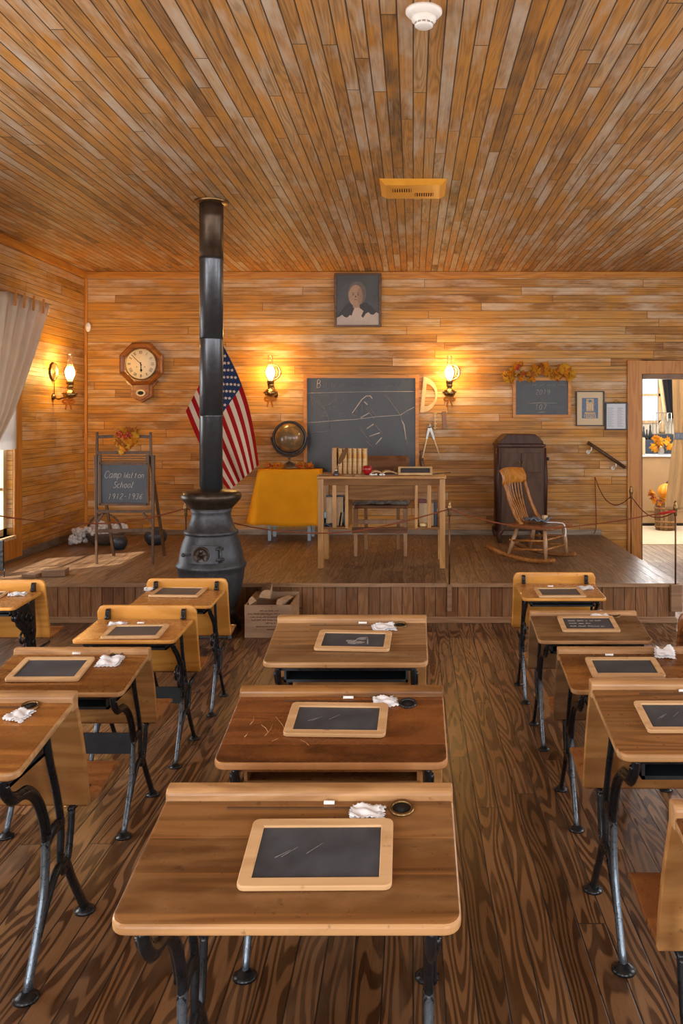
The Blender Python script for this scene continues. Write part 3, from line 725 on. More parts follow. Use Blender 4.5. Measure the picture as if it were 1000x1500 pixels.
# scratches on the dark desk
sc_ = [((404, 1050), (420, 1075)), ((383, 1062), (392, 1072)), ((372, 1050), (366, 1062)), ((400, 1060), (388, 1078)), ((410, 1079), (398, 1086)), ((440, 1084), (452, 1092)), ((362, 1072), (358, 1080))]
k = MB()
for a, b in sc_:
    p, q = on_desk('C2', *a, .0004), on_desk('C2', *b, .0004); p.x, q.x = p.x, q.x
    k.tube([p, (p + q) / 2 + Vector((.004, 0, 0)), q], (.0012), 4)
sd = [o for o in bpy.data.objects if o.name.startswith('school_desk') and 'scratches' in o.get('label', '')][0]
for i_, v_ in enumerate(k.v): k.v[i_] = tuple(Vector(v_) - sd.location)
k.build('scratch', 'scratch', sd)
# ------------------------------------------------------------------ stove
M['stove'] = plain('cast_iron_stove', (.060, .066, .075), .48, .55, .5, .3, 30, .2)
M['stove_top'] = plain('rusty_iron_rim', (.050, .036, .026), .38, .6, .5, .35, 25, .2)
M['pipe'] = plain('black_stove_pipe', (.11, .12, .135), .36, .8, .6, .08, 40)
M['pipe_brown'] = plain('brown_stove_pipe', (.085, .055, .034), .40, .6, .5, .3, 14)
SY = 6.06; SX = (309.5 - CX) * SY / F; SK = SY / F
stv = thing('potbelly_stove', 'black potbelly stove with tall pipe standing in front of the stage', 'stove', (SX, SY, 0))
zz = lambda py: H - (py - CY) * SK
def prof(pp): return [(hw * SK, zz(py)) for hw, py in pp]
MB().lathe(prof([(30, 905), (33, 893), (37, 884), (43, 865), (46.5, 846), (47.5, 838), (48, 832), (50.5, 829), (50.5, 825), (47, 822), (45, 808), (42, 795), (37, 784), (36, 779)]), 48).build('fire_pot', 'stove', stv)
MB().lathe(prof([(36, 782), (39, 781), (39, 777), (35, 775), (31, 764), (28.5, 757), (28, 750), (31, 744)]), 48).build('upper_drum', 'stove', stv)
MB().lathe(prof([(28, 750), (31, 743), (37, 737), (42, 731), (43.5, 727), (42, 722), (38, 719), (22, 718), (19, 716)]), 48).build('top_rim', 'stove_top', stv, bevel=.002)
b = MB(); a_ = .165
b.lathe([(.205, .0), (.205, .03), (.17, .05), (.15, .11), (.17, .15)], 4, sm=False, mat=Matrix.Rotation(PI / 4, 3, 'Z'))
b.lathe([(.16, .13), (.18, .16), (.15, .20)], 32)
for k in range(4):
    t = PI / 4 + k * PI / 2
    b.tube(smooth([Vector((.13 * math.cos(t), .13 * math.sin(t), .12)), Vector((.2 * math.cos(t), .2 * math.sin(t), .08)), Vector((.235 * math.cos(t), .235 * math.sin(t), .0))], 4), .02, 8)
b.build('base', 'stove', stv, bevel=.004)
# fire door facing the desks (a curved plate on the pot)
dz0, dz1 = zz(818), zz(793)
def pot(ang, z, off):
    py = CY + (H - z) / SK; tab = [(905, 30), (865, 43), (838, 47.5), (822, 47), (808, 45), (795, 42), (784, 37)]
    hw = 40
    for (p0, h0), (p1, h1) in zip(tab, tab[1:]):
        if p1 <= py <= p0: hw = h0 + (h1 - h0) * (p0 - py) / (p0 - p1)
    r_ = hw * SK + off; return Vector((r_ * math.sin(ang), -r_ * math.cos(ang), z))
d = MB(); a0, a1 = -.46, .42
d.grid(lambda u, v: pot(a0 + (a1 - a0) * u, dz0 + (dz1 - dz0) * v, .016), 10, 6)
for v in (0, 1): d.grid(lambda u, q: pot(a0 + (a1 - a0) * u, dz0 + (dz1 - dz0) * v, .016 * q - .004), 10, 1)
for u in (0, 1): d.grid(lambda q, v: pot(a0 + (a1 - a0) * u, dz0 + (dz1 - dz0) * v, .016 * q - .004), 1, 6)
do = d.build('fire_door', 'stove', stv)
c = pot(-.07, (dz0 + dz1) / 2, .016); rt = Matrix.Rotation(PI / 2, 3, 'X')
dm = MB().lathe([(.058, 0), (.058, .006), (.05, .010), (.048, .006), (.012, .007), (.010, .018), (0, .02)], 28, c, 0, rt)
for k in range(6):
    t = k * PI / 3; dm.tube([c + Vector((.015 * math.cos(t), -.009, .015 * math.sin(t))), c + Vector((.046 * math.cos(t), -.008, .046 * math.sin(t)))], .004, 6)
dm.build('draught_wheel', 'stove_top', do)
k = MB()
for zc in (dz0 + .025, dz1 - .025): k.tube([pot(.36, zc, .02), pot(.60, zc, .012)], .010, 8)
k.tube([pot(.50, dz0 + .005, .02), pot(.50, dz1 - .005, .02)], .009, 8)
k.build('hinge', 'stove', do)
k = MB().tube([pot(-.40, (dz0 + dz1) / 2, .02), pot(-.62, (dz0 + dz1) / 2 - .005, .03)], .008, 8); k.sphere(pot(-.64, (dz0 + dz1) / 2 - .006, .03), .014, 10, 8)
k.build('latch', 'stove', do)
zt_, zb_ = ZC - .01, zz(718)
pr = MB().lathe([(.078, zb_), (.078, zz(610) - .004), (.081, zz(610)), (.081, zz(608))], 32)
pr.build('stove_pipe', 'pipe', stv)
MB().lathe([(.080, zz(610)), (.0815, zz(500)), (.084, zz(498)), (.084, zz(496))], 32).build('stove_pipe', 'pipe', stv)
MB().lathe([(.082, zz(498)), (.083, zz(384)), (.086, zz(382)), (.086, zz(378))], 32).build('stove_pipe', 'pipe', stv)
MB().lathe([(.084, zz(381)), (.085, zz(320)), (.088, zz(318)), (.085, zz(316)), (.085, zt_)], 32).build('stove_pipe', 'pipe_brown', stv)
MB().lathe([(.088, zt_ - .015), (.118, zt_ - .004), (.122, zt_ + .009), (.088, zt_ + .009)], 36).build('ceiling_collar', 'brassdark', stv, bevel=.002)
k = MB().tube([Vector((-.079, -.01, zb_ + .02)), Vector((-.080, -.01, zz(384)))], .003, 6)
k.build('pipe_seam', 'pipe', stv)

# ------------------------------------------------------------------ firewood crate
M['crate'] = wood('pale_crate_wood', (.30, .19, .12), (.42, .29, .19), 'X', K=16, rough=.6)
M['crate_in'] = wood('crate_side_wood', (.32, .18, .085), (.42, .25, .12), 'Y', K=16, rough=.6)
M['ink'] = plain('faded_black_print', (.11, .08, .065), .8, var=.4, scale=120)
M['logend'] = plain('split_log_wood', (.50, .34, .21), .7, 0, .2, .2, 30, .3)
M['bark'] = plain('bark', (.16, .10, .065), .85, 0, .2, .4, 40, .6)
CY0, CY1 = 5.93, 6.33; CXL, CXR = (358 - CX) * CY0 / F, (427 - CX) * CY0 / F; cz = .228
cr = thing('firewood_crate', 'pale wooden crate with faded black print holding firewood beside the stove', 'crate', ((CXL + CXR) / 2, CY0, 0))
hw = (CXR - CXL) / 2
MB().box(-hw, hw, 0, .014, 0, cz).build('crate_panel', 'crate', cr, bevel=.002)
MB().box(-hw, hw, CY1 - CY0 - .014, CY1 - CY0, 0, cz + .015).build('crate_panel', 'crate', cr, bevel=.002)
for s_ in (-1, 1): MB().box(min(s_ * hw, s_ * (hw - .014)), max(s_ * hw, s_ * (hw - .014)), .014, CY1 - CY0 - .014, 0, cz).build('crate_side', 'crate_in', cr)
MB().box(-hw + .014, hw - .014, .014, CY1 - CY0 - .014, 0, .012).build('crate_bottom', 'crate', cr)
k = MB()
for row, (a, e, hh) in enumerate(((-.35, .45, .013), (-.85, .5, .013), (-.75, .5, .010), (-.7, .5, .013), (-.1, .3, .012), (-.5, .5, .008), (-.05, .3, .010))):
    scribble(k, a * hw, e * hw, cz - .045 - row * .0215, hh, -.0005, .0018, 60 + row)
k.build('print', 'ink', cr)
rn = random.Random(3)
for n_, (px, py, L, rr, ang, yaw) in enumerate(((372, 879, .30, .040, .3, .1), (391, 873, .34, .055, -.4, .12), (413, 881, .30, .042, .9, -.1))):
    p = P(px, py, CY0 + .04); k = MB(); poly = []
    for q in range(9): t = ang + PI * .5 + (PI * .62) * q / 8; poly.append((rr * math.cos(t), rr * math.sin(t)))
    poly.append((rr * .45 * math.cos(ang), rr * .45 * math.sin(ang)))
    o = len(k.v); k.prism(poly, 'XZ', 0, L); k.m = [0, 0] + [1 if 0 <= i < 8 else 0 for i in range(len(poly))]
    o = k.build('firewood_log', ['logend', 'bark'], loc=(p.x, p.y, p.z - .012), rot=(-.10 if n_ != 1 else -.04, 0, yaw), bevel=.003)
    tag(o, ('split log at the left of the crate beside the stove', 'split log with dark bark lying highest in the middle of the crate', 'split log at the right of the crate beside the stove')[n_], 'firewood', 'split logs in the crate')

# ------------------------------------------------------------------ sconces
M['bulb'] = emis('glowing_bulb', (1, .66, .30), 22)
M['chimney'] = glass('lamp_chimney_glass', (1, .93, .80), .06, .08)
M['mirror'] = plain('tin_reflector', (.70, .52, .28), .25, .9, .5, .1, 10)
M['bow'] = fabric('orange_ribbon', (.70, .22, .03), 200)
def sconce(label, wall, lx, ly, lz, ref, ribbon=True):
    """lamp axis at (lx,ly,lz=height of flame); `wall` point where the bracket meets the wall; ref = centre of the reflector"""
    r = thing('wall_sconce', label, 'wall lamp', (lx, ly, lz), (0, 0, 0), 'oil lamp sconces on the walls')
    b = MB(); b.lathe([(.006, -.275), (.02, -.27), (.026, -.255), (.016, -.245), (.05, -.235), (.066, -.215), (.064, -.195), (.045, -.175), (.026, -.168), (.024, -.15), (.032, -.145), (.034, -.115), (.030, -.11)], 28)
    b.build('oil_font', 'brass', r)
    MB().lathe([(.030, -.115), (.036, -.10), (.036, -.085), (.031, -.08)], 24).build('burner', 'brassdark', r)
    MB().lathe([(.030, -.085), (.036, -.065), (.056, -.02), (.060, .01), (.052, .045), (.032, .075), (.025, .10), (.024, .165), (.026, .175)], 28).build('chimney', 'chimney', r)
    MB().sphere((0, 0, .0), (.044, .044, .062), 20, 14).build('bulb', 'bulb', r)
    wp = Vector(wall) - Vector((lx, ly, lz)); br = MB()
    br.tube(smooth([wp, wp * .7 + Vector((0, 0, -.235)) * .3 + Vector((0, 0, -.02)), wp * .35 + Vector((0, 0, -.24)) * .65, Vector((0, 0, -.235))], 5), .009, 8)
    br.tube([Vector((.07 * math.cos(t), .07 * math.sin(t), -.20)) for t in [k * PI / 12 for k in range(24)]], .006, 6, True)
    d = Vector((wp.x, wp.y, 0)).normalized()
    mt = Vector((0, 0, 1)).rotation_difference(d).to_matrix()
    br.lathe([(.0, -.028), (.012, -.026), (.022, -.012), (.034, 0)], 16, wp, 0, mt)
    br.build('bracket', 'brassdark', r)
    rp = Vector(ref) - Vector((lx, ly, lz)); k = MB()
    k.lathe([(0, .022), (.045, .018), (.075, .004), (.082, -.006), (.086, 0), (.082, .010), (.045, .026), (0, .028)], 32, rp, 0, mt)
    k.build('reflector', 'mirror', r)
    k = MB().tube([wp + Vector((0, 0, 0)) - d * .01, wp * .5 + rp * .5 - d * .004, rp], .005, 6); k.build('reflector_stem', 'brassdark', r)
    if ribbon:
        k = MB()
        for sx in (-1, 1):
            k.tube(smooth([Vector((0, -.03, -.27)), Vector((sx * .03, -.035, -.255)), Vector((sx * .055, -.03, -.275)), Vector((sx * .03, -.035, -.292)), Vector((0, -.03, -.275))], 4), [(.004, .012)] * 17, 6, flat=(0, 1, 0))
            k.tube(smooth([Vector((0, -.03, -.275)), Vector((sx * .018, -.035, -.31)), Vector((sx * .028, -.03, -.355))], 4), [(.003, .010)] * 9, 6, flat=(0, 1, 0))
        k.build('ribbon_bow', 'bow', r)
    l = bpy.data.lights.new('sconce_light', 'POINT'); l.energy = SCONCE_W; l.color = (1, .61, .21); l.shadow_soft_size = .06
    lo = bpy.data.objects.new('sconce_light', l); COL.objects.link(lo); lo.location = (lx, ly, lz + .005); lo.parent = None
    return r
SCONCE_W = 62
for (px, label) in ((396, 'glowing brass lamp sconce between the flag and the large chalkboard'), (658, 'glowing brass lamp sconce to the right of the large chalkboard')):
    ly = YB - .17; p = P(px, 546, ly); q = P(px + 3, 545, YB - .012)
    sconce(label, (p.x + .02, YB - .004, p.z - .22), p.x, p.y, p.z, (q.x, q.y, q.z))
lp = P(100, 546, 8.17); lx = XL + .165
sconce('glowing brass lamp sconce on the left wall beside the curtain', (XL + .004, 8.17, lp.z - .23), lx, 8.17, lp.z, (XL + .02, 8.17, lp.z + .01))

# ------------------------------------------------------------------ clock
M['clockwood'] = wood('clock_oak', (.17, .05, .008), (.32, .11, .018), 'X', K=16, rough=.32, coat=.3)
M['dial'] = plain('ivory_dial', (.80, .70, .50), .45, 0, .3, .05, 8)
ck = thing('wall_clock', 'octagonal oak wall clock with roman dial and pointed pendulum box', 'clock', P(210, 534, YB - .0) , (0, 0, 0))
def ngon(r, n, a=0): return [(r * math.cos(a + 2 * PI * k / n), r * math.sin(a + 2 * PI * k / n)) for k in range(n)]
U = YB / F
R8 = 31 * U / math.cos(PI / 8)
def octring(mb, r0, y0, r1, y1, n=8, a=PI / 8):
    o = len(mb.v); A, B_ = ngon(r0, n, a), ngon(r1, n, a)
    mb.add([(x, y0, z) for x, z in A] + [(x, y1, z) for x, z in B_], [(k, (k + 1) % n, n + (k + 1) % n, n + k) for k in range(n)])
k = MB(); octring(k, R8 * .97, 0, R8, -.05); octring(k, R8, -.05, R8, -.085); octring(k, R8, -.085, R8 * .93, -.10); octring(k, R8 * .93, -.10, R8 * .80, -.085)
k.prism(ngon(R8 * .80, 8, PI / 8), 'XZ', -.08, -.02)
k.build('case', 'clockwood', ck)
MB().lathe([(.150, 0), (.160, .006), (.170, .012), (.164, .004), (.164, -.004)], 40, (0, -.082, 0), 0, Matrix.Rotation(PI / 2, 3, 'X')).build('dial_bezel', 'brassdark', ck)
dl = MB().lathe([(0, 0), (.155, 0), (.157, -.004)], 40, (0, -.086, 0), 0, Matrix.Rotation(PI / 2, 3, 'X')).build('dial', 'dial', ck)
NUM = ['XII', 'I', 'II', 'III', 'IIII', 'V', 'VI', 'VII', 'VIII', 'IX', 'X', 'XI']
k = MB()
for i, s_ in enumerate(NUM):
    t = PI / 2 - i * PI / 6; er = Vector((math.cos(t), 0, math.sin(t))); et = Vector((er.z, 0, -er.x)); wd = .011; x = -(len(s_) - 1) / 2 * wd
    for ch in s_:
        c = er * .122 + et * x; c.y = -.0875
        if ch == 'I': k.bar(c - er * .016, c + er * .016, .004, .001, up=(0, 1, 0))
        elif ch == 'X':
            for g in (-1, 1): k.bar(c - er * .016 - et * .006 * g, c + er * .016 + et * .006 * g, .0035, .001, up=(0, 1, 0))
        else:
            for g in (-1, 1): k.bar(c - er * .016, c + er * .016 + et * .007 * g, .0035, .001, up=(0, 1, 0))
        x += wd
for g in (-1, 1): k.lathe([(0, .001), (.005, 0)], 10, (g * .042, -.087, -.03), 0, Matrix.Rotation(PI / 2, 3, 'X'))
k.build('numerals', 'ink', dl)
for nm, ang, L, wd in (('minute_hand', PI / 2 - 2 * PI * 52.5 / 60, .135, .005), ('hour_hand', PI / 2 - 2 * PI * 5.88 / 12, .085, .008)):
    e = Vector((math.cos(ang), 0, math.sin(ang))); k = MB().bar(Vector((0, -.09, 0)) - e * .02, Vector((0, -.09, 0)) + e * L, wd, .002, up=(0, 1, 0))
    if nm == 'hour_hand': k.lathe([(0, .001), (.012, 0)], 12, Vector((0, -.09, 0)) + e * L * .75, 0, Matrix.Rotation(PI / 2, 3, 'X'))
    k.build(nm, 'dark', ck)
bw, b0, b1, b2 = 15.5 * U, -29 * U, -47 * U, -56 * U
k = MB().prism([(-bw, b0), (-bw, b1), (0, b2), (bw, b1), (bw, b0)], 'XZ', -.075, 0)
k.prism([(-bw * .75, b0), (-bw * .75, b1 * .97), (0, b2 * .95), (bw * .75, b1 * .97), (bw * .75, b0)], 'XZ', -.088, -.07)
k.build('pendulum_box', 'clockwood', ck, bevel=.004)
k = MB().tube([(.040 * math.cos(t), -.09, -42 * U + .028 * math.sin(t)) for t in [i * PI / 14 for i in range(28)]], .009, 8, True)
k.build('pendulum_window', M['dial'], ck)
k = MB().prism([(.036 * math.cos(t), -42 * U + .025 * math.sin(t)) for t in [i * PI / 12 for i in range(24)]], 'XZ', -.0895, -.085); k.build('pendulum_glass', 'dark', ck)
# ear brackets
k = MB()
for g in (-1, 1): k.prism([(g * bw * .98, b0 * .9), (g * 23 * U, b0 * .82), (g * 20 * U, b0 * .98), (g * bw * .98, b0 * 1.18)], 'XZ', -.06, -.01)
k.build('corner_ears', 'clockwood', ck)

# ------------------------------------------------------------------ flag on a staff behind the stove pipe
M['red'] = fabric('flag_red', (.32, .008, .010), 260); M['white'] = fabric('flag_white', (.66, .55, .42), 260); M['blue'] = fabric('flag_blue', (.022, .038, .10), 260)
FY = 8.45
fl = thing('flag', 'american flag draped from a staff behind the stove pipe', 'flag', P(311, 791, FY).xz.to_3d() if False else (P(311, 791, FY).x, FY, ZS))
def fpt(u, v):
    A_, B_, C_, D_ = Vector((324, 501)), Vector((379, 681)), Vector((335, 719)), Vector((272, 602))
    e1 = A_ * (1 - u) + B_ * u + Vector((9, -8)) * math.sin(PI * u) * 1.0
    e2 = D_ * (1 - u) + C_ * u + Vector((-7, 6)) * math.sin(PI * u) * .6
    q = e1 * (1 - v) + e2 * v
    y = FY - .02 + .035 * math.sin(v * 11 + u * 2.0) + .02 * math.sin(v * 23 + 1) * u
    return P(q.x, q.y, y) - Vector(fl.location)
k = MB(); k.grid(fpt, 48, 52, mfn=lambda u, v: 2 if (u < .40 and v < 7 / 13) else (0 if int(v * 13) % 2 == 0 else 1))
for row in range(9):
    for c_ in range(6 if row % 2 == 0 else 5):
        u = .40 * ((c_ * 2 + 1 + (row % 2)) / 12.0); v = 7 / 13 * (row + .9) / 9.8
        c = fpt(u, v); n_ = (fpt(u + .01, v) - c).cross(fpt(u, v + .01) - c).normalized()
        if n_.y > 0: n_ = -n_
        ex = (fpt(u + .01, v) - c).normalized(); ey = n_.cross(ex); c += n_ * .004
        pts = [c]
        for q in range(10): rr = .019 if q % 2 == 0 else .0085; t = q * PI / 5; pts.append(c + ex * rr * math.cos(t) + ey * rr * math.sin(t))
        k.add(pts, [(0, 1 + q, 1 + (q + 1) % 10) for q in range(10)], 1)
k.build('flag_cloth', ['red', 'white', 'blue'], fl)
MB().tube([(0, .02, .02), (0.0, .02, 1.60)], .013, 12).build('staff', 'trimZ', fl)
MB().lathe([(0, 1.66), (.02, 1.645), (.012, 1.62), (.018, 1.60), (.013, 1.59)], 14, (0, .02, 0)).build('finial', 'brass', fl)
MB().lathe([(.14, 0), (.14, .015), (.05, .03), (.025, .06), (.02, .10)], 24, (0, .02, 0)).build('stand', 'brassdark', fl)

# ------------------------------------------------------------------ chalkboards
M['chalkboard'] = plain('chalkboard', (.052, .062, .076), .42, 0, .45, .25, 5)
def wallboard(name, label, x0, x1, y0, y1, fw, depth=.03, cat='chalkboard'):
    """px box of the frame on the back wall"""
    yb = YB - .002; p, q = P(x0, y1, yb), P(x1, y0, yb); c = Vector(((p.x + q.x) / 2, yb, p.z))
    r = thing(name, label, cat, c); hw, hh, f = (q.x - p.x) / 2, q.z - p.z, fw * U
    k = MB(); k.box(-hw, hw, -depth, 0, 0, f).box(-hw, hw, -depth, 0, hh - f, hh).box(-hw, -hw + f, -depth, 0, f, hh - f).box(hw - f, hw, -depth, 0, f, hh - f)
    k.build('frame', 'trim', r, bevel=.003)
    pn = MB().box(-hw + f, hw - f, -.014, -.004, f, hh - f).build('writing_panel', 'chalkboard', r)
    mp = lambda px, py: (P(px, py, yb - .014).x - c.x, -.0145, P(px, py, yb - .014).z - c.z)
    return r, pn, mp
cb, pn, mp = wallboard('chalkboard', 'large framed chalkboard with a chalk battle map behind the teacher desk', 445, 613, 549, 702, 5)
k = MB(); kf = MB()
def ln(mb, pts, r, jit=0, seed=1):
    rn = random.Random(seed); mb.tube([mp(x + rn.uniform(-jit, jit), y + rn.uniform(-jit, jit)) for x, y in pts], r, 5)
x0, z0 = mp(464, 568)[0], mp(464, 568)[2]
write(k, 'B', x0, z0, .05, .085, -.015, .0028, .1)
write(kf, 'attle of', x0 + .055, z0 + .005, .24, .052, -.015, .0022)
scribble(kf, mp(508, 0)[0], mp(546, 0)[0], z0 + .012, .045, -.015, .0020, 5); scribble(kf, mp(551, 0)[0], mp(584, 0)[0], z0 + .02, .035, -.015, .0020, 6); scribble(kf, mp(588, 0)[0], mp(598, 0)[0], z0 + .06, .025, -.015, .0016, 8)
ln(k, [(450, 576), (480, 575), (520, 574), (560, 573.5), (607, 573.5)], .0022)
ln(k, [(450, 619), (470, 618), (495, 616), (521, 614), (550, 611), (586, 608), (596, 602), (607, 596)], .0034, .4)
ln(kf, [(558, 574), (568, 584), (577, 596), (586, 608), (590, 622), (594, 640), (597, 662)], .0052, .8)
ln(k, [(588, 615), (591, 622), (593, 634), (594, 644)], .0055, .5)
ln(k, [(516, 605), (523, 595), (530, 585), (536, 580), (542, 580), (545, 584)], .0062, .3)
ln(k, [(533, 588), (538, 593)], .0075); ln(kf, [(530, 592), (530, 604)], .004); ln(kf, [(523, 600), (520, 606)], .004)
for a, e in (((528, 612), (540, 605)), ((537, 628), (547, 621)), ((541, 639), (556, 634)), ((550, 651), (559, 641))): ln(k, [a, e], .0058)
for a, e in (((536, 598), (548, 614)), ((541, 596), (552, 612)), ((550, 622), (560, 636)), ((524, 622), (542, 648)), ((536, 645), (546, 656)), ((514, 606), (522, 610))): ln(kf, [a, e], .0036, .6)
ln(kf, [(455, 580), (464, 588), (472, 596), (482, 592), (492, 586), (505, 577)], .003, .6)
ln(kf, [(474, 597), (479, 608), (481, 618), (483, 628)], .0034, .5); ln(kf, [(453, 634), (466, 633), (480, 632)], .0026)
ln(kf, [(466, 580), (484, 578)], .003); ln(kf, [(470, 610), (479, 609)], .003)
rn = random.Random(9)
for q in range(26):
    px, py = rn.uniform(455, 518), rn.uniform(582, 606); ln(kf, [(px, py), (px + rn.uniform(-4, 4), py + rn.uniform(-4, 4))], .0024)
k.build('chalk_drawing', 'chalkline', pn); kf.build('faint_chalk', 'chalkfaint', pn)

sb, pn, mp = wallboard('chalkboard', 'small framed chalkboard under an autumn leaf garland on the back wall', 750.5, 835.5, 553, 612, 4.5)
k = MB(); kf = MB()
q = lambda t, px, py, wpx, hpx, mb, r: write(mb, t, mp(px, py)[0], mp(px, py)[2], wpx * U, hpx * U, -.015, r)
q('2019', 784, 578, 22, 7, k, .0024); q('1912', 785, 588.5, 22, 6, kf, .0022); q('-', 773, 587, 5, 6, kf, .002)
q('107', 783, 600, 18, 8, k, .0026)
ln(k, [(772, 591), (790, 590), (815, 590.5)], .002); ln(k, [(788, 604), (798, 603.5)], .0024)
scribble(kf, mp(759, 0)[0], mp(775, 0)[0], mp(0, 565)[2], .035, -.015, .002, 3)
scribble(k, mp(779, 0)[0], mp(829, 0)[0], mp(0, 566)[2], .034, -.015, .0016, 4)
q('years', 808, 597.5, 19, 4, kf, .0016); scribble(kf, mp(807, 0)[0], mp(816, 0)[0], mp(0, 603)[2], .02, -.015, .0016, 5)
k.build('chalk_writing', 'chalkline', pn); kf.build('faint_chalk', 'chalkfaint', pn)

# ------------------------------------------------------------------ leaves
M['leaf_o'] = fabric('orange_leaf', (.72, .27, .02), 120, .25, .3); M['leaf_y'] = fabric('yellow_leaf', (.80, .42, .04), 120, .25, .3); M['leaf_r'] = fabric('rust_leaf', (.46, .15, .03), 120, .2, .3)
M['berry'] = plain('red_berry', (.45, .015, .02), .3)
def leaf(mb, c, s, rn, m):
    e = Euler((rn.uniform(.7, 2.3), rn.uniform(-.8, .8), rn.uniform(-.9, .9))).to_matrix()
    pts = []
    for k in range(14):
        t = 2 * PI * k / 14; rr = (1.0, .52, .8, .45, .95, .5, .7)[k % 7]; pts.append((rr * math.cos(t) * .8, rr * math.sin(t), -.25 * rr * rr + .12 * math.cos(3 * t)))
    vs = [Vector(c)] + [Vector(c) + e @ (Vector(p) * s) for p in pts]
    mb.add(vs, [(0, 1 + k, 1 + (k + 1) % 14) for k in range(14)], m, True)
def leaves(name, label, cat, pts, n, s, spread, seed, nb=10, mats=('leaf_o', 'leaf_y', 'leaf_r'), group=None, bsel=None):
    rn = random.Random(seed); c0 = sum((Vector(p) for p in pts), Vector()) / len(pts)
    r = thing(name, label, cat, c0, group=group); k = MB(); bb = MB(); st = MB()
    st.tube([Vector(p) - c0 for p in pts] if len(pts) > 1 else [Vector((0, 0, -.03)), Vector((0, 0, .03))], .004, 6)
    for _ in range(n):
        p = Vector(rn.choice(pts)) - c0; p += Vector((rn.uniform(-1, 1) * spread[0], rn.uniform(-1, 1) * spread[1], rn.uniform(-1, 1) * spread[2]))
        leaf(k, p, s * rn.uniform(.7, 1.25), rn, rn.choice((0, 0, 1, 1, 2)))
    for _ in range(nb):
        p = Vector(rn.choice(bsel or pts)) - c0; p += Vector((rn.uniform(-1, 1) * spread[0] * .6, -spread[1] - rn.uniform(0, .015), rn.uniform(-.6, .6) * spread[2]))
        b = MB().sphere(p, .010, 8, 6)
        if nb > 5: b.build('berry', 'berry', r)
        else: bb.add(b.v, b.f, 3, True)
    if bb.v: k.add(bb.v, bb.f, 3, True)
    k.build('leaves', list(mats) + ['berry'], r); st.build('stem', 'bark', r)

    return r
gp = [P(x, y, YB - .06) for x, y in ((744, 552), (752, 546), (758, 538), (766, 550), (778, 552), (783, 544), (790, 540), (800, 540), (806, 548), (816, 548), (825, 540), (832, 545), (835, 551))]
leaves('leaf_garland', 'garland of orange and yellow autumn leaves over the small chalkboard', 'garland', gp, 92, .056, (.035, .03, .04), 5, 10, bsel=gp[2:4])

# ------------------------------------------------------------------ pictures
M['picframe'] = wood('brown_picture_frame', (.085, .040, .018), (.15, .075, .035), 'X', K=12, rough=.35)
M['blackframe'] = plain('black_frame', (.022, .018, .016), .35)
def picture(label, x0, x1, y0, y1, fw, mat, tilt=0.0, off=.003):
    yb = YB - off; p, q = P(x0, y1, yb), P(x1, y0, yb); c = Vector(((p.x + q.x) / 2, yb, p.z)); hw, hh, f = (q.x - p.x) / 2, q.z - p.z, fw * U
    r = thing('framed_picture', label, 'picture', c, (tilt, 0, 0)); k = MB()
    k.box(-hw, hw, -.028, 0, 0, f).box(-hw, hw, -.028, 0, hh - f, hh).box(-hw, -hw + f, -.028, 0, f, hh - f).box(hw - f, hw, -.028, 0, f, hh - f)
    k.build('frame', mat, r, bevel=.004); return r, hw, hh, f
M['pic_bg'] = plain('portrait_dark_ground', (.062, .070, .075), .35, 0, .5, .3, 5); M['pic_skin'] = plain('portrait_skin', (.40, .27, .17), .4, 0, .4, .2, 12)
M['pic_hair'] = plain('portrait_grey_hair', (.15, .13, .115), .4, 0, .4, .2, 12); M['pic_white'] = plain('portrait_pale_ground', (.55, .46, .39), .4, 0, .4, .15, 6); M['pic_shade'] = plain('portrait_features', (.12, .075, .05), .4)
pt, hw, hh, f = picture('brown framed bust portrait of a person hanging high under the ceiling', 490, 558, 400.5, 479.5, 3.2, 'picframe', off=.034)
M['pic_coat'] = plain('portrait_dark_coat', (.040, .040, .042), .4, 0, .4, .2, 8); M['pic_skin2'] = plain('portrait_cheek', (.31, .20, .125), .4, 0, .4, .2, 12)
def flat(mb, poly, y, m): mb.prism(poly, 'XZ', y, y + .0008, m)
k = MB(); k.box(-hw + f, hw - f, -.012, -.004, f, hh - f, 0)
ell = lambda cx, cz, a, b, n=24: [(cx + a * math.cos(2 * PI * i / n), cz + b * math.sin(2 * PI * i / n)) for i in range(n)]
flat(k, ell(-.008, hh * .625, .098, .125), -.0135, 2); flat(k, [(-.11, hh * .44), (.09, hh * .46), (.24, hh * .22), (.24, f), (-.24, f), (-.22, hh * .2)], -.0126, 5)
flat(k, ell(-.022, hh * .585, .074, .112), -.0150, 1); flat(k, [(-.055, hh * .48), (.015, hh * .48), (.02, hh * .36), (-.05, hh * .36)], -.0145, 1); flat(k, ell(.022, hh * .575, .030, .085), -.0156, 6)
for sx in (-1, 1): flat(k, ell(-.022 + sx * .026, hh * .60, .010, .006, 12), -.0162, 4); flat(k, ell(-.022 + sx * .027, hh * .632, .016, .003, 12), -.0162, 2)
flat(k, [(-.028, hh * .59), (-.032, hh * .55), (-.012, hh * .55), (-.02, hh * .59)], -.0160, 4); flat(k, ell(-.022, hh * .51, .018, .004, 12), -.0162, 4)
rn = random.Random(2); L0, R0 = -hw + f, hw - f
flat(k, [(L0, f), (R0, f)] + [(R0 + (L0 - R0) * i / 16, f + hh * (.16 + .03 * math.sin(i * 1.9) + (.05 if i < 6 else 0))) for i in range(17)], -.0130, 3)
flat(k, [(-.07, f + .06), (.02, f + .06), (.06, hh * .30), (-.01, hh * .40), (-.035, hh * .36), (-.06, hh * .24)], -.0142, 3)
k.build('portrait_print', ['pic_bg', 'pic_skin', 'pic_hair', 'pic_white', 'pic_shade', 'pic_coat', 'pic_skin2'], pt)
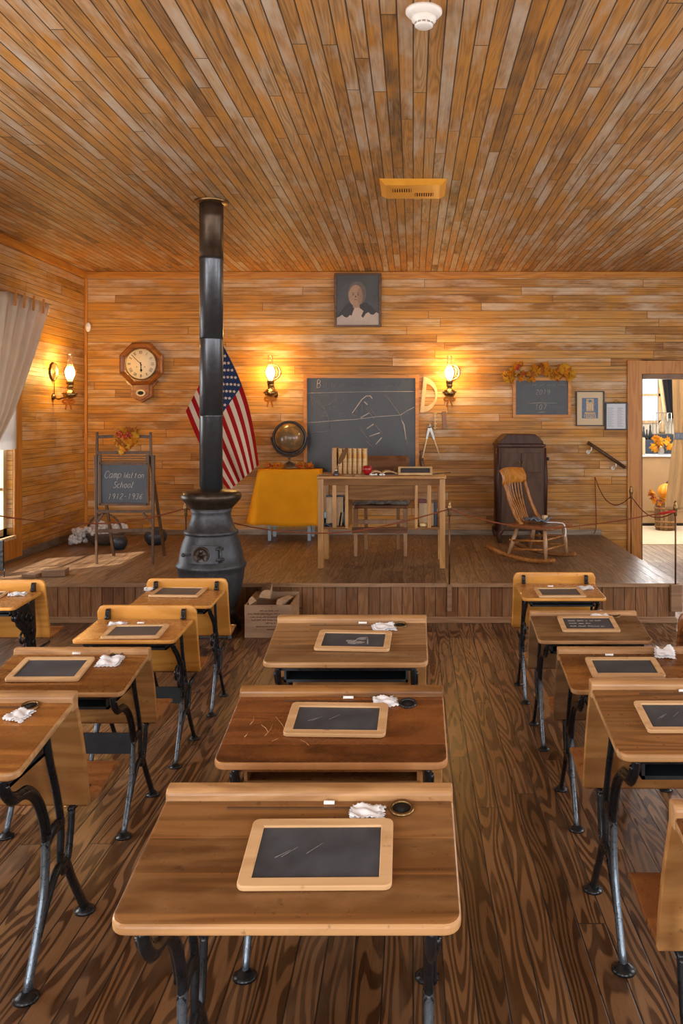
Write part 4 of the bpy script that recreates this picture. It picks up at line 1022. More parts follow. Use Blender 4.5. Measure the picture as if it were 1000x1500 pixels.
M['mat'] = plain('cream_mat', (.66, .52, .34), .6, 0, .3, .06, 8); M['p_blue'] = plain('print_blue', (.10, .16, .26), .5, var=.4, scale=60); M['p_tan'] = plain('print_tan', (.52, .38, .22), .5, var=.3, scale=60)
pt, hw, hh, f = picture('black framed print with blue and tan building on a cream mat', 843, 884, 573, 624, 1.4, 'blackframe')
k = MB(); k.box(-hw + f, hw - f, -.010, -.004, f, hh - f, 0)
flat(k, [(-.085, .08), (.085, .08), (.085, .295), (-.085, .295)], -.0112, 1)
flat(k, [(-.04, .155), (.04, .155), (.04, .285), (-.04, .285)], -.0124, 2); flat(k, ell(0, .262, .02, .014, 14), -.0134, 1)
flat(k, [(-.062, .085), (.062, .085), (.055, .145), (-.055, .145)], -.0124, 2)
for i in range(5): flat(k, [(-.05 + i * .022, .09), (-.04 + i * .022, .09), (-.04 + i * .022, .125), (-.05 + i * .022, .125)], -.0134, 1)
for i in range(3): flat(k, [(-.03 + i * .024, .17), (-.018 + i * .024, .17), (-.018 + i * .024, .235), (-.03 + i * .024, .235)], -.0134, 0)
k.build('print', ['mat', 'p_blue', 'p_tan'], pt)
M['paper'] = plain('white_document_paper', (.62, .66, .72), .4, 0, .5, .05, 8)
pt, hw, hh, f = picture('black framed document with printed columns next to the doorway', 885.5, 918, 589.5, 630, 2.0, 'blackframe')
k = MB(); k.box(-hw + f, hw - f, -.010, -.004, f, hh - f, 0)
for cx in (-.055, .045):
    for i in range(20): k.box(cx - .034, cx + .034 - .012 * (i % 3), -.0112, -.0100, f + .02 + i * .0105, f + .0235 + i * .0105, 1)
M['print'] = plain('grey_print', (.30, .32, .36), .6)
k.build('document', ['paper', 'print'], pt)
k = MB().tube([(-.03, -.02, hh), (0, -.006, hh + .03), (.03, -.02, hh)], .002, 5); k.build('hanging_cord', 'dark', pt)

# ------------------------------------------------------------------ tools hanging on the wall
M['rulewood'] = wood('pale_tool_wood', (.60, .42, .20), (.72, .54, .28), 'Z', K=12, rough=.4)
yb = YB - .004; c = P(619, 603, yb); R_ = 25 * U
k = MB(); o_, i_ = [], []
for q_ in range(19):
    t = -PI / 2 + PI * q_ / 18; o_.append((R_ * .92 * math.cos(t), R_ * math.sin(t) * 1.05)); i_.append((R_ * .60 * math.cos(t) + .035, R_ * .66 * math.sin(t)))
i_[0] = (.04, i_[0][1]); i_[-1] = (.04, i_[-1][1])
for q_ in range(18): k.prism([o_[q_], o_[q_ + 1], i_[q_ + 1], i_[q_]], 'XZ', -.012, 0)
k.prism([(-.0, o_[0][1]), (o_[0][0] + .0, o_[0][1]), i_[0], i_[-1], o_[-1], (-.0, o_[-1][1])], 'XZ', -.012, 0)
o = k.build('protractor', 'rulewood', loc=P(617.5, 578, yb), rot=(0, .10, 0)); tag(o, 'pale wooden blackboard protractor hanging right of the large chalkboard', 'protractor')
M['steel'] = plain('dull_steel', (.45, .43, .40), .35, .85)
cp = thing('blackboard_compass', 'large wooden blackboard compass hanging open below the protractor', 'compass', P(629, 624, yb))
MB().lathe([(0, .016), (.022, .014), (.024, 0)], 16, (0, -.004, 0), 0, Matrix.Rotation(PI / 2, 3, 'X')).build('hinge', 'steel', cp)
for tip, nm in (((618, 674), 0), ((646.5, 675), 1)):
    e = P(*tip, yb) - Vector(cp.location); e.y = -.012; m_ = e * .38
    MB().bar(Vector((0, -.012, 0)), m_, .030, .012, up=(0, 1, 0), w2=.020).build('leg_plate', 'steel', cp)
    MB().bar(m_ * .95, e * .94, .018, .012, up=(0, 1, 0), w2=.012).build('leg', 'rulewood', cp, bevel=.002)
    if nm: MB().tube([e * .93, e], [.004, .0012], 6).build('point', 'steel', cp)
    else: MB().tube([e * .93, e * 1.02], .009, 8).build('chalk_holder', 'brassdark', cp)
M['rule'] = wood('brown_rule_wood', (.24, .11, .035), (.33, .16, .055), 'Z', K=12)
o = MB().box(-.022, .022, -.012, 0, 0, 26 * U).build('wooden_rule', 'rule', loc=P(651, 628.5, YB), rot=(0, -.04, 0), bevel=.003); tag(o, 'short brown wooden rule hanging under the right lamp', 'ruler')
kb = thing('coat_hook_strip', 'little strip of pale pegs hanging between protractor and compass', 'peg strip', P(637, 629, yb))
MB().box(-.006, .006, -.006, 0, 0, 24 * U).build('strip', 'rulewood', kb)
for q_ in range(5): MB().tube([(-.018, -.012, .012 + q_ * .038), (.02, -.014, .022 + q_ * .038)], .008, 8).build('peg', 'rulewood', kb)
o = MB().tube(smooth([P(619, 660, YB - .005), P(617, 672, YB - .007), P(619, 685, YB - .007), P(618, 697, YB - .005)], 5), [(.005, .020)] * 16, 8, flat=(0, 1, 0)).build('leather_strap', M['picframe'])
tag(o, 'dark leather strap hanging at the lower right of the large chalkboard', 'strap')
o = MB().sphere((0, 0, 0), (.028, .02, .05), 16, 12).build('motion_sensor', 'white_plastic' if 'white_plastic' in M else 'chalk', loc=(XL + .05, YB - .05, H + (612 - 480) * U))
tag(o, 'small white oval sensor in the left corner of the room', 'sensor')
DK = 1.0
# ------------------------------------------------------------------ easel with small chalkboard (left of the stage)
M['darkwood'] = wood('dark_easel_wood', (.055, .025, .010), (.105, .05, .021), 'Z', K=14, rough=.45)
EY = 7.18
ez = thing('easel', 'dark wooden easel with a small chalkboard at the left of the stage', 'easel', (P(182, 826, EY).x, EY, ZS))
E = lambda px, py, dy=0.0: P(px, py, EY) - Vector(ez.location) + Vector((0, dy, 0))
def ebar(a, b, w, d=.022, y=0.0): return MB().bar(E(*a, y), E(*b, y), w, d, up=(0, 1, 0))
for a, b in (((140.5, 667), (141.5, 827.5)), ((224.5, 667), (223.5, 827.5))):
    MB().bar(E(*a), E(*b), .028, .024, up=(0, 1, 0), w2=.018, h2=.016).build('leg', 'darkwood', ez, bevel=.002)
for sx, px in ((-1, 144), (1, 219)):
    MB().bar(E(px, 668, .02), Vector((E(px, 0).x + sx * .01, .40, .008)), .022, .02, up=(0, 1, 0)).build('rear_leg', 'darkwood', ez)
for px, p2 in ((142, 142), (220.5, 221)): MB().bar(E(px, 633), E(p2, 668), .017, .02, up=(0, 1, 0)).build('upper_post', 'darkwood', ez)
k = MB(); 
for i in range(8):
    a, b = i / 8, (i + 1) / 8; sag = lambda u: 640.0 + 1.2 * math.sin(PI * u) * -1
    k.bar(E(142 + 79 * a, sag(a)), E(142 + 79 * b, sag(b)), .026, .018, up=(0, 1, 0))
k.build('top_rail', 'darkwood', ez)
ebar((142, 663), (221, 663), .026).build('rail', 'darkwood', ez)
for py in (667.8, 671.8, 676): ebar((148, py), (215, py), .009, .010).build('slat', 'darkwood', ez)
fr = MB()
for a, b, w_ in (((146.5, 666), (146.5, 740), .026), ((216.5, 666), (216.5, 740), .026), ((146, 679), (217, 679), .018), ((146, 738.5), (217, 738.5), .020)): fr.bar(E(*a, -.004), E(*b, -.004), w_, .022, up=(0, 1, 0))
fo = fr.build('board_frame', 'darkwood', ez, bevel=.002)
a, b = E(148, 737), E(215.5, 681)
pn = MB().box(a.x, b.x, -.006, .004, a.z, b.z).build('writing_panel', 'chalkboard', ez)
k = MB(); s_ = EY / F
def ew(t, px, py, wp, hp, r=.0021): e = E(px, py); write(k, t, e.x, e.z, wp * s_, hp * s_, -.0068, r, .3)
ew('Camp', 153, 700, 26, 10); ew('Walton', 181, 700, 31, 8); ew('School', 166, 714.5, 31, 9); ew('1912-1936', 158, 731, 52, 8)
k.build('chalk_writing', M['chalkbright'] if 'chalkbright' in M else 'chalkline', pn)
ebar((142, 749), (223, 749), .024).build('rail', 'darkwood', ez); ebar((143, 778), (223, 776), .028).build('rail', 'darkwood', ez)
for a, b in (((143, 764), (151, 752)), ((222, 764), (209, 752))): ebar(a, b, .016).build('brace', 'darkwood', ez)
lv = [P(182, 640, EY - .04), P(176, 636, EY - .04), P(189, 636, EY - .04), P(183, 648, EY - .04), P(184, 656, EY - .04), P(178, 645, EY - .04), P(191, 643, EY - .04)]
leaves('leaf_bunch', 'bunch of orange autumn leaves with red berries on top of the easel', 'leaf decoration', lv, 70, .046, (.055, .03, .035), 12, 16, bsel=lv[:3])
# cotton in a basket behind the easel
M['cotton'] = plain('cotton_bolls', (.62, .60, .60), .9, 0, .1, .1, 30, .4); M['wicker'] = plain('dark_wicker', (.12, .085, .06), .7, 0, .2, .4, 60, .5)
by = 8.35; bx = P(153, 780, by).x
bk = thing('cotton_basket', 'low wicker basket of fluffy white cotton with arched handle behind the easel', 'basket', (bx, by, ZS))
MB().lathe([(.10, 0), (.15, .03), (.19, .10), (.20, .12), (.185, .115), (.14, .03), (0, .02)], 28).build('basket', 'wicker', bk)
MB().tube([(.17 * math.cos(t), 0, .10 + .19 * math.sin(t)) for t in [PI * q / 14 for q in range(15)]], .010, 8).build('handle', 'wicker', bk)
rn = random.Random(8); k = MB()
for _ in range(60):
    t, rr = rn.uniform(0, 2 * PI), rn.uniform(0, .23); c = Vector((rr * math.cos(t) - .03, rr * math.sin(t) * .7, .10 + rn.uniform(0, .10) - rr * .15))
    for q in range(4): k.sphere(c + Vector((rn.uniform(-.02, .02), rn.uniform(-.02, .02), rn.uniform(-.015, .015))), rn.uniform(.018, .028), 8, 6)
for _ in range(22):
    c = Vector((-.20 + rn.uniform(-.06, .06), -.16 + rn.uniform(-.05, .05), .02 + rn.uniform(.0, .14)))
    for q in range(4): k.sphere(c + Vector((rn.uniform(-.02, .02), rn.uniform(-.02, .02), rn.uniform(0, .02))), rn.uniform(.016, .026), 8, 6)
k.build('cotton', 'cotton', bk)
M['potdark'] = plain('dark_blue_grey_enamel', (.035, .042, .055), .4, .2, .5, .3, 20)
o = MB().lathe([(0, 0), (.07, .0), (.10, .04), (.11, .09), (.085, .14), (.05, .15), (.055, .165), (0, .16)], 24).build('jug', 'potdark', loc=(P(228, 780, 8.3).x, 8.3, ZS)); tag(o, 'dark blue-grey squat pot behind the right foot of the easel', 'pot')
o = MB().lathe([(0, 0), (.05, .0), (.075, .04), (.08, .08), (.06, .12), (0, .125)], 20).build('jar', 'potdark', loc=(P(174, 778, 8.0).x, 8.0, ZS)); tag(o, 'small dark round jar in front of the cotton basket', 'jar')
# loose wooden blocks at the stage edge
M['blockw'] = wood('brown_block_wood', (.20, .11, .055), (.30, .18, .10), 'X', K=14, rough=.5)
for (x0, x1, ytop, Y, rz, lab) in ((32, 55, 841, 6.55, -.18, 'smaller wooden block on the stage edge at the left'), (60, 93, 835, 6.6, .12, 'larger wooden block on the stage edge at the left')):
    p, q = P(x0, 850, Y), P(x1, ytop, Y)
    o = MB().box(-(q.x - p.x) / 2, (q.x - p.x) / 2, -.06, .06, 0, q.z - ZS).build('wood_block', 'blockw', loc=((p.x + q.x) / 2, Y + .06, ZS), rot=(0, 0, rz), bevel=.004)
    tag(o, lab, 'wood block', 'loose blocks on the stage edge')
bl = thing('panel_stand', 'black slanted panel on thin legs at the left edge of the stage', 'stand', (P(-14, 842, 6.62).x, 6.62, ZS))
k = MB(); k.add([(-.11, -.02, .05), (.11, -.02, .05), (.07, .06, .27), (-.09, .06, .27)] + [(-.11, 0, .05), (.11, 0, .05), (.07, .08, .27), (-.09, .08, .27)], [(0, 1, 2, 3), (7, 6, 5, 4), (0, 4, 5, 1), (1, 5, 6, 2), (2, 6, 7, 3), (3, 7, 4, 0)])
k.build('panel', 'iron', bl, bevel=.004)
for x in (-.09, .115): MB().tube([(x, -.01, .07), (x + .005, -.03, 0)], .004, 6).build('leg', 'iron', bl)

# ------------------------------------------------------------------ side table with gold cloth, globe and leaves
TY0, TY1, TZ = 8.50, 8.90, ZS + .70
tx0, tx1 = P(377, 686, TY0).x, P(469, 686, TY0).x; ztab = H - (687 - CY) * TY0 / F
M['legpaint'] = plain('blue_grey_paint', (.33, .43, .52), .45, 0, .4, .1, 10); M['blackcover'] = fabric('black_cover', (.018, .014, .012), 200)
M['gold'] = fabric('gold_cloth', (.95, .40, .013), 350)
tb = thing('side_table', 'small table with blue-grey legs under a gold cloth', 'table', ((tx0 + tx1) / 2, (TY0 + TY1) / 2, ZS))
hw, hd, zt_ = (tx1 - tx0) / 2 - .015, (TY1 - TY0) / 2 - .015, ztab - ZS - .012
MB().box(-hw, hw, -hd, hd, zt_ - .03, zt_ - .004).build('tabletop', 'legpaint', tb)
MB().box(-hw - .004, hw + .004, -hd - .004, hd + .004, zt_ - .05, zt_).build('black_cover', 'blackcover', tb)
for sx, sy in ((-1, -1), (1, -1), (-1, 1), (1, 1)): MB().box(sx * (hw - .10) - .016, sx * (hw - .10) + .016, sy * (hd - .03) - .016, sy * (hd - .03) + .016, 0, zt_ - .03).build('leg', 'legpaint', tb, bevel=.003)
cl = MB(); W2, D2 = hw + .012, hd + .012; bot = H - (770 - CY) * TY0 / F - ZS
def hang(u, v):    # front and side drop of the cloth, one sheet running left-front-right
    q = u * 3
    if q < 1: x, y, nx, ny, e = -W2, D2 * .3 - (D2 * 1.3) * q, -1, 0, q
    elif q < 2: x, y, nx, ny, e = -W2 + 2 * W2 * (q - 1), -D2, 0, -1, 1
    else: x, y, nx, ny, e = W2, -D2 + (D2 * 1.1) * (q - 2), 1, 0, 3 - q
    corner = math.exp(-((q - 1) / .10) ** 2) + math.exp(-((q - 2) / .10) ** 2)
    out = v * (.012 + .05 * corner + (.035 if q < 1 else .0) + .006 * math.sin(u * 42)) 
    x += nx * out - (.03 * v * corner if q < 1.3 else 0); y += ny * out
    z = zt_ + .004 - v * (zt_ - bot + (.012 * math.sin(u * 15)) - (.06 if q > 2 else 0) + (.0 if q > 1 else .03 * (1 - q)))
    return Vector((x, y, z))
cl.grid(hang, 72, 14)
cl.grid(lambda u, v: Vector((-W2 + 2 * W2 * u, -D2 + (D2 * .9) * v, zt_ + .004)), 6, 4)
o = cl.build('tablecloth', 'gold', solid=.004, loc=tb.location); tag(o, 'gold fringed cloth hanging over the front of the small table under the globe', 'tablecloth')
k = MB(); rn = random.Random(4)
for i in range(90):
    u = 1 / 3 + i / 270; p = hang(u, 1); k.tube([p, p + Vector((rn.uniform(-.004, .004), 0, -.016))], .0016, 4)
k.build('fringe', M['rulewood'], o)
gy = 8.72; gc = P(424, 641.5, gy); ztop = ztab - .004
gb = thing('globe', 'brown antique globe in a dark ring on the gold-covered table', 'globe', (gc.x, gy, ztop))
t = NT('globe_map'); v_, q_ = t.coords('Object'); n_ = t.noise(v_, 11, 5, .55)
M['globe'] = t.fin(t.ramp(n_, [(0, (.13, .085, .042)), (.50, (.17, .11, .052)), (.54, (.30, .165, .055)), (.75, (.36, .20, .07))]), .22, 0, .5, .3)
zg = gc.z - ztop; R_ = 21.5 * gy / F
MB().sphere((0, 0, zg), R_, 40, 24).build('sphere', 'globe', gb)
MB().tube([(R_ * 1.09 * math.cos(t), -.01, zg + R_ * 1.09 * math.sin(t)) for t in [2 * PI * k / 48 for k in range(48)]], [(.007, .013)] * 48, 8, True, flat=(0, 1, 0)).build('meridian_ring', 'blackframe', gb)
k = MB().tube([(R_ * 1.2 * math.cos(t), 0, zg - .01 + R_ * 1.2 * math.sin(t)) for t in [PI + PI * q / 20 for q in range(21)]], .008, 8)
for sx in (-1, 1): k.sphere((sx * R_ * 1.19, 0, zg - .01), .015, 10, 8)
k.build('cradle', 'blackframe', gb)
M['pewter'] = plain('pewter', (.30, .24, .17), .3, .8)
MB().lathe([(.085, 0), (.085, .008), (.075, .02), (.05, .045), (.025, .06), (.014, .075), (.014, zg - R_ * 1.2 + .006)], 28).build('base', 'pewter', gb)
for xs, lab, sd in (((394, 401, 408, 413), 'orange and yellow leaves on the gold cloth left of the globe foot', 21), ((437, 443, 449, 455), 'rust leaves with red berries on the gold cloth right of the globe foot', 22)):
    pts = [P(x, 680, 8.60) for x in xs]
    for p in pts: p.z = ztop + .035
    leaves('leaf_spray', lab, 'leaf decoration', pts, 16, .036, (.025, .025, .015), sd, 4, group='leaf sprays under the globe')

# ------------------------------------------------------------------ teacher desk
M['deskoak'] = wood('light_oak', (.28, .12, .024), (.44, .215, .052), 'X', K=20, rough=.38); M['deskoakz'] = wood('light_oak_upright', (.32, .15, .036), (.48, .25, .070), 'Z', K=20, rough=.38)
M['deskold'] = wood('brown_oak_panel', (.13, .052, .013), (.22, .10, .028), 'X', K=20, rough=.55, spec=.25)
DY0, DY1 = 6.96, 7.46; s0 = DY0 / F
dk = thing('teacher_desk', 'long light oak desk with open bookshelf ends on the stage', 'desk', (P(558.5, 833, DY0).x, (DY0 + DY1) / 2, ZS))
X = lambda px: (px - 558.5) * s0
Zp = lambda py: H - (py - CY) * s0 - ZS
hd = .25; xw = X(652); zt_ = Zp(697.5)
MB().box(-xw - .008, xw + .008, -hd - .012, hd + .012, zt_ - .022, zt_).build('desktop', 'deskoak', dk, bevel=.004)
for x in (-xw + .024, xw - .024):
    for y in (-hd + .024, hd - .024): MB().box(x - .023, x + .023, y - .023, y + .023, 0, zt_ - .022).build('leg', 'deskoakz', dk, bevel=.003)
MB().box(-xw + .047, xw - .047, -hd + .006, -hd + .026, Zp(711), zt_ - .022).build('front_rail', 'deskold', dk)
MB().box(X(509), X(610), -hd + .03, hd - .05, Zp(733), Zp(711.5)).build('drawer', 'deskold', dk, bevel=.003)
for a in (507.5, 609.5): MB().box(X(a - 2), X(a + 2), -hd + .01, hd - .02, Zp(774), zt_ - .022).build('side_panel', 'deskoakz', dk)
for a, b in ((474, 508), (609, 644)): MB().box(X(a), X(b), -hd + .012, hd - .02, Zp(775.5), Zp(772)).build('shelf', 'deskold', dk)
for a in (489.5, 628.5): MB().box(X(a - 2.8), X(a + 2.8), -hd + .004, -hd + .018, Zp(773), Zp(711)).build('slat', 'deskoakz', dk)
for a in (475, 642): MB().box(X(a - 1.2), X(a + 1.2), -hd + .05, hd - .05, Zp(775), Zp(760)).build('end_rail', 'deskold', dk)
DXC = dk.location.x
def onD(px, Y): return Vector(((px - CX) * Y / F, Y, ZS + zt_))
# books between a wooden end on the desktop
M['cream_sp'] = plain('cream_book_spine', (.60, .40, .18), .5, var=.15, scale=40); M['gilt'] = plain('gilt_tooling', (.48, .24, .05), .35, .3, var=.4, scale=120); M['pages'] = plain('book_pages', (.55, .44, .29), .8)
Y = 7.26; sB = Y / F; hB = .215; bx0 = 494.5
for i in range(6):
    a = bx0 + i * 7.15; p = onD(a + 3.4, Y); bw = 6.1 * sB
    b = thing('book', '%s cream-spined book from the left in the row on the teacher desk' % ('first', 'second', 'third', 'fourth', 'fifth', 'last')[i] if i < 5 else 'rightmost cream-spined book of the row on the teacher desk, next to the apple', 'book', p, (0, 0, 0), 'row of cream books on the teacher desk')
    k = MB(); n8 = 8; sp = [(-bw / 2 + bw * q / n8, -.012 * math.sin(PI * q / n8)) for q in range(n8 + 1)]
    k.prism(sp + [(bw / 2, .004), (-bw / 2, .004)], 'XY', 0, hB); k.box(-bw / 2, -bw / 2 + .003, .004, .14, 0, hB).box(bw / 2 - .003, bw / 2, .004, .14, 0, hB)
    co = k.build('cover', 'cream_sp', b)
    k = MB()
    for z0, z1 in ((.016, .020), (.06, .063), (.10, .103), (.130, .166), (.172, .176), (.196, .200)): k.prism([(x * .96, y - .0012) for x, y in sp] + [(bw * .47, 0), (-bw * .47, 0)], 'XY', z0, z1)
    k.build('gilt_bands', 'gilt', co)
    MB().box(-bw / 2 + .003, bw / 2 - .003, .004, .136, .004, hB - .004).build('pages', 'pages', b)
p = onD(489.5, Y); o = MB().box(-.020, .020, -.01, .15, 0, .222).build('book_end', 'deskoakz', loc=p, bevel=.003); tag(o, 'upright wooden book end left of the cream books', 'book end')
M['apple'] = plain('red_apple', (.33, .012, .014), .25, 0, .5, .3, 14)
p = onD(537.5, 7.1); ap = thing('apple', 'dark red apple on the teacher desk', 'apple', p)
MB().lathe([(0, .008), (.014, .0), (.03, .012), (.043, .045), (.040, .066), (.026, .078), (.010, .074), (0, .066)], 24).build('flesh', 'apple', ap); MB().tube([(0, 0, .066), (.004, 0, .082), (.010, 0, .092)], .003, 6).build('stem', 'bark', ap)
M['feather'] = fabric('brown_feather', (.16, .085, .035), 160); M['inkglass'] = plain('dark_ink_glass', (.05, .055, .065), .15, 0, .6)
p = onD(492, 7.03); ib = thing('ink_bottle', 'small ink bottle with pewter top at the left of the teacher desk', 'ink bottle', p)
MB().lathe([(.024, 0), (.026, .006), (.022, .022), (.012, .034), (.010, .04)], 20).build('bottle', 'inkglass', ib); MB().lathe([(.012, .036), (.013, .048), (.007, .056), (.004, .062)], 16).build('collar', 'steel', ib)
q = thing('quill', 'brown feather quill leaning from the ink bottle before the books', 'quill', p + Vector((.004, 0, .058)))
e = P(508.5, 655, 7.05) - Vector(q.location); e0 = e * .22
MB().tube([Vector((0, 0, -.0)), e0, e * .95], [.0022, .002, .001], 6).build('shaft', 'rulewood', q)
n_ = e.cross(Vector((0, 1, 0))).normalized()
def fe(u, v):
    w_ = .021 * (math.sin(PI * min(1, v * .93 + .05)) ** .6); return e0 + (e - e0) * v + n_ * w_ * (u - .5) * 2 + Vector((0, -.004 - .006 * abs(u - .5), 0))
MB().grid(fe, 6, 16).build('vane', 'feather', q, solid=.002)
# open book, papers, slate, pointer
M['paperold'] = plain('old_cream_paper', (.62, .48, .30), .7)
p = onD(559, 7.2); ob = thing('open_book', 'open old book lying on the teacher desk behind the papers', 'book', p, (0, 0, .1))
for sx in (-1, 1):
    k = MB(); k.grid(lambda u, v: Vector((sx * .125 * u, (v - .5) * .17, .006 + .026 * math.sin(PI * min(1, u * 1.05 + .02)) ** .7 * (1 - .35 * u))), 12, 4); k.build('page_block', 'paperold', ob, solid=.006)
MB().box(-.13, .13, -.09, .09, 0, .004).build('cover', 'picframe', ob)
rn = random.Random(6)
for i, (px, Y_, a, lab) in enumerate(((478, 7.1, .2, 'loose paper at the left end of the teacher desk'), (516, 7.02, -.15, 'loose paper before the cream books on the teacher desk'), (530, 7.0, .25, 'pale loose paper before the apple'))):
    o = MB().grid(lambda u, v: Vector(((u - .5) * .14, (v - .5) * .09, .002 + .003 * math.sin(u * 5 + i) ** 2)), 8, 5).build('paper', 'paperold', loc=onD(px, Y_), rot=(0, 0, a), solid=.001); tag(o, lab, 'paper', 'loose papers on the teacher desk')
k = MB(); 
for i in range(9): c = Vector((rn.uniform(-.055, .055), rn.uniform(-.03, .03), .008)); k.sphere(c, (rn.uniform(.010, .018), .010, rn.uniform(.006, .011)), 10, 6)
o = k.build('crumpled_paper', 'clothwhite', loc=onD(553, 7.03)); tag(o, 'white crumpled scrap of paper on the teacher desk before the open book', 'paper')
p = onD(608, 7.04); sl = thing('slate', 'slate in a light frame propped on the right of the teacher desk', 'slate', p + Vector((0, .0, .004)), (math.radians(28), 0, 0))
w_, d_ = 25 * 7.04 / F, .115; k = MB(); k.box(-w_, w_, 0, .016, 0, .012).box(-w_, w_, d_ - .016, d_, 0, .012).box(-w_, -w_ + .018, .016, d_ - .016, 0, .012).box(w_ - .018, w_, .016, d_ - .016, 0, .012)
k.build('frame', 'rulewood', sl, bevel=.002); MB().box(-w_ + .016, w_ - .016, .014, d_ - .014, .002, .008).build('slate_panel', 'slate', sl)
MB().box(-.05, .05, .085, .10, -.045, 0).build('prop', 'rulewood', sl)
a, b = onD(628, 7.05), onD(650, 7.42); o = MB().tube([(0, 0, .008), (b.x - a.x + .05, b.y - a.y - .12, .008)], [.006, .004], 8).build('pointer_stick', 'darkwood', loc=a); tag(o, 'thin dark pointer lying at the right end of the teacher desk', 'pointer')
# books and boxes on the two lower shelves
M['bookblue'] = plain('dark_blue_cover', (.035, .055, .095), .5); M['lightblue'] = plain('light_blue_cover', (.22, .42, .58), .5); M['manila'] = plain('manila_cover', (.48, .34, .19), .6, var=.15, scale=30); M['greycov'] = plain('grey_cover', (.36, .31, .26), .6); M['bookred'] = plain('dark_red_cover', (.16, .03, .025), .5)
zs_ = ZS + Zp(772)
def sbook(px0, px1, py0, mat, dep, lab, lean=0.0, yoff=.03, thin=True):
    Yc = DY0 + .05 + yoff; w_ = (px1 - px0) * Yc / F; h_ = (772 - py0) * s0
    b = thing('book', lab, 'book', (DXC + X((px0 + px1) / 2), Yc, zs_), (0, lean, 0), 'books in the teacher desk shelves')
    k = MB(); k.box(-w_ / 2, w_ / 2, 0, .004, 0, h_); k.box(-w_ / 2, w_ / 2, dep, dep + .004, 0, h_); k.box(-w_ / 2, -w_ / 2 + .004, .004, dep, 0, h_); k.build('cover', mat, b)
    MB().box(-w_ / 2 + .004, w_ / 2 - .003, .004, dep, .003, h_ - .004).build('pages', 'pages', b)
sbook(476, 501, 730, 'manila', .03, 'wide manila book standing in the left shelf of the teacher desk')
sbook(475, 502, 728, 'bookblue', .03, 'dark blue book standing behind the manila book in the left shelf', yoff=.08)
sbook(473.8, 476.5, 751, 'lightblue', .10, 'light blue thin book at the left end of the left shelf', yoff=.0)
sbook(494.5, 497, 752, 'greycov', .12, 'thin pale book leaning in the left shelf of the teacher desk', .14)
sbook(499, 501.3, 752, 'bookblue', .12, 'thin dark book leaning in the left shelf of the teacher desk', .14)
sbook(503.4, 505.6, 744, 'greycov', .14, 'thin grey book upright at the right end of the left shelf', .0)
sbook(613.5, 635, 739, 'manila', .03, 'stained tan book standing in the right shelf of the teacher desk')
sbook(636, 640, 737, 'bookblue', .15, 'dark blue book at the right end of the right shelf of the teacher desk')
sbook(613, 624, 734, 'bookred', .05, 'dark red book behind the tan book in the right shelf', yoff=.09)
o = MB().lathe([(0, 0), (.035, 0), (.04, .012), (.03, .026), (0, .03)], 20).build('wooden_disc', 'rulewood', loc=(DXC + X(620), DY0 + .055, zs_)); tag(o, 'round pale wooden disc in front of the tan book on the right shelf', 'wooden disc')
o = MB().grid(lambda u, v: Vector(((u - .5) * .10, (v - .5) * .06, .012 + .01 * math.sin(u * 7) * math.cos(v * 5))), 10, 8).build('blue_cloth', 'bookblue', loc=(DXC + X(481), DY0 + .05, zs_), solid=.01); tag(o, 'dark blue folded cloth on the left shelf of the teacher desk', 'cloth')

# chair behind the desk
M['chairw'] = wood('chair_brown_wood', (.12, .043, .012), (.21, .085, .025), 'X', K=18, rough=.5, spec=.3); M['chairz'] = wood('chair_leg_wood', (.26, .125, .05), (.40, .22, .10), 'Z', K=18, rough=.36)
M['fur'] = plain('grey_fleece', (.23, .20, .18), .95, 0, .1, .6, 30, .8)
ch = thing('teacher_chair', 'brown slat-back chair with grey fleece seat behind the teacher desk', 'chair', (P(557, 817, 7.55).x, 7.55, ZS)); sc_ = 7.55 / F
cw = 36.5 * sc_; zc = H - (745 - CY) * sc_ - ZS
MB().box(-cw - .01, cw + .01, 0, .42, zc, zc + .03).build('seat', 'chairw', ch, bevel=.006)
for sx in (-1, 1): MB().bar((sx * (cw - .0), .02, zc), (sx * (cw - .0), .02, 0), .042, .042, w2=.030, h2=.030).build('leg', 'chairz', ch, bevel=.003)
bz = H - (668 - CY) * 7.98 / F - ZS
for sx in (-1, 1):
    MB().bar((sx * (cw - .07), .40, zc), (sx * (cw - .07), .44, 0), .032, .032).build('leg', 'chairz', ch)
    MB().bar((sx * (cw - .02), .40, zc), (sx * (cw + .02), .46, bz - .01), .032, .03).build('back_post', 'chairw', ch)
k = MB(); k.grid(lambda u, v: Vector((-cw - .02 + (2 * cw + .04) * u, .44 + .03 * math.sin(PI * u) + .02 * v, bz - .14 + .14 * v)), 10, 2); k.build('crest_rail', 'chairw', ch, solid=.022, bevel=.004)
for q in range(7): x = -cw + .05 + (2 * cw - .10) * q / 6; MB().bar((x, .42, zc + .03), (x, .455, bz - .12), .018, .010, up=(0, 1, 0)).build('spindle', 'chairw', ch)
MB().box(-cw, cw, .008, .032, zc - .135, zc - .10).build('stretcher', 'chairz', ch); MB().box(-cw - .03, cw + .02, -.015, .012, zc - .215, zc - .165).build('stretcher', 'chairw', ch)
rn = random.Random(5); k = MB(); k.grid(lambda u, v: Vector((-cw - .03 + (2 * cw + .06) * u, -.03 + .42 * v, zc + .035 + .05 * (math.sin(PI * min(1, max(0, u))) ** .35) * (math.sin(PI * (v * .9 + .05)) ** .5) + .012 * math.sin(u * 21 + v * 9) * math.sin(v * 17))), 30, 16)
k.build('fleece', 'fur', ch, solid=.03)

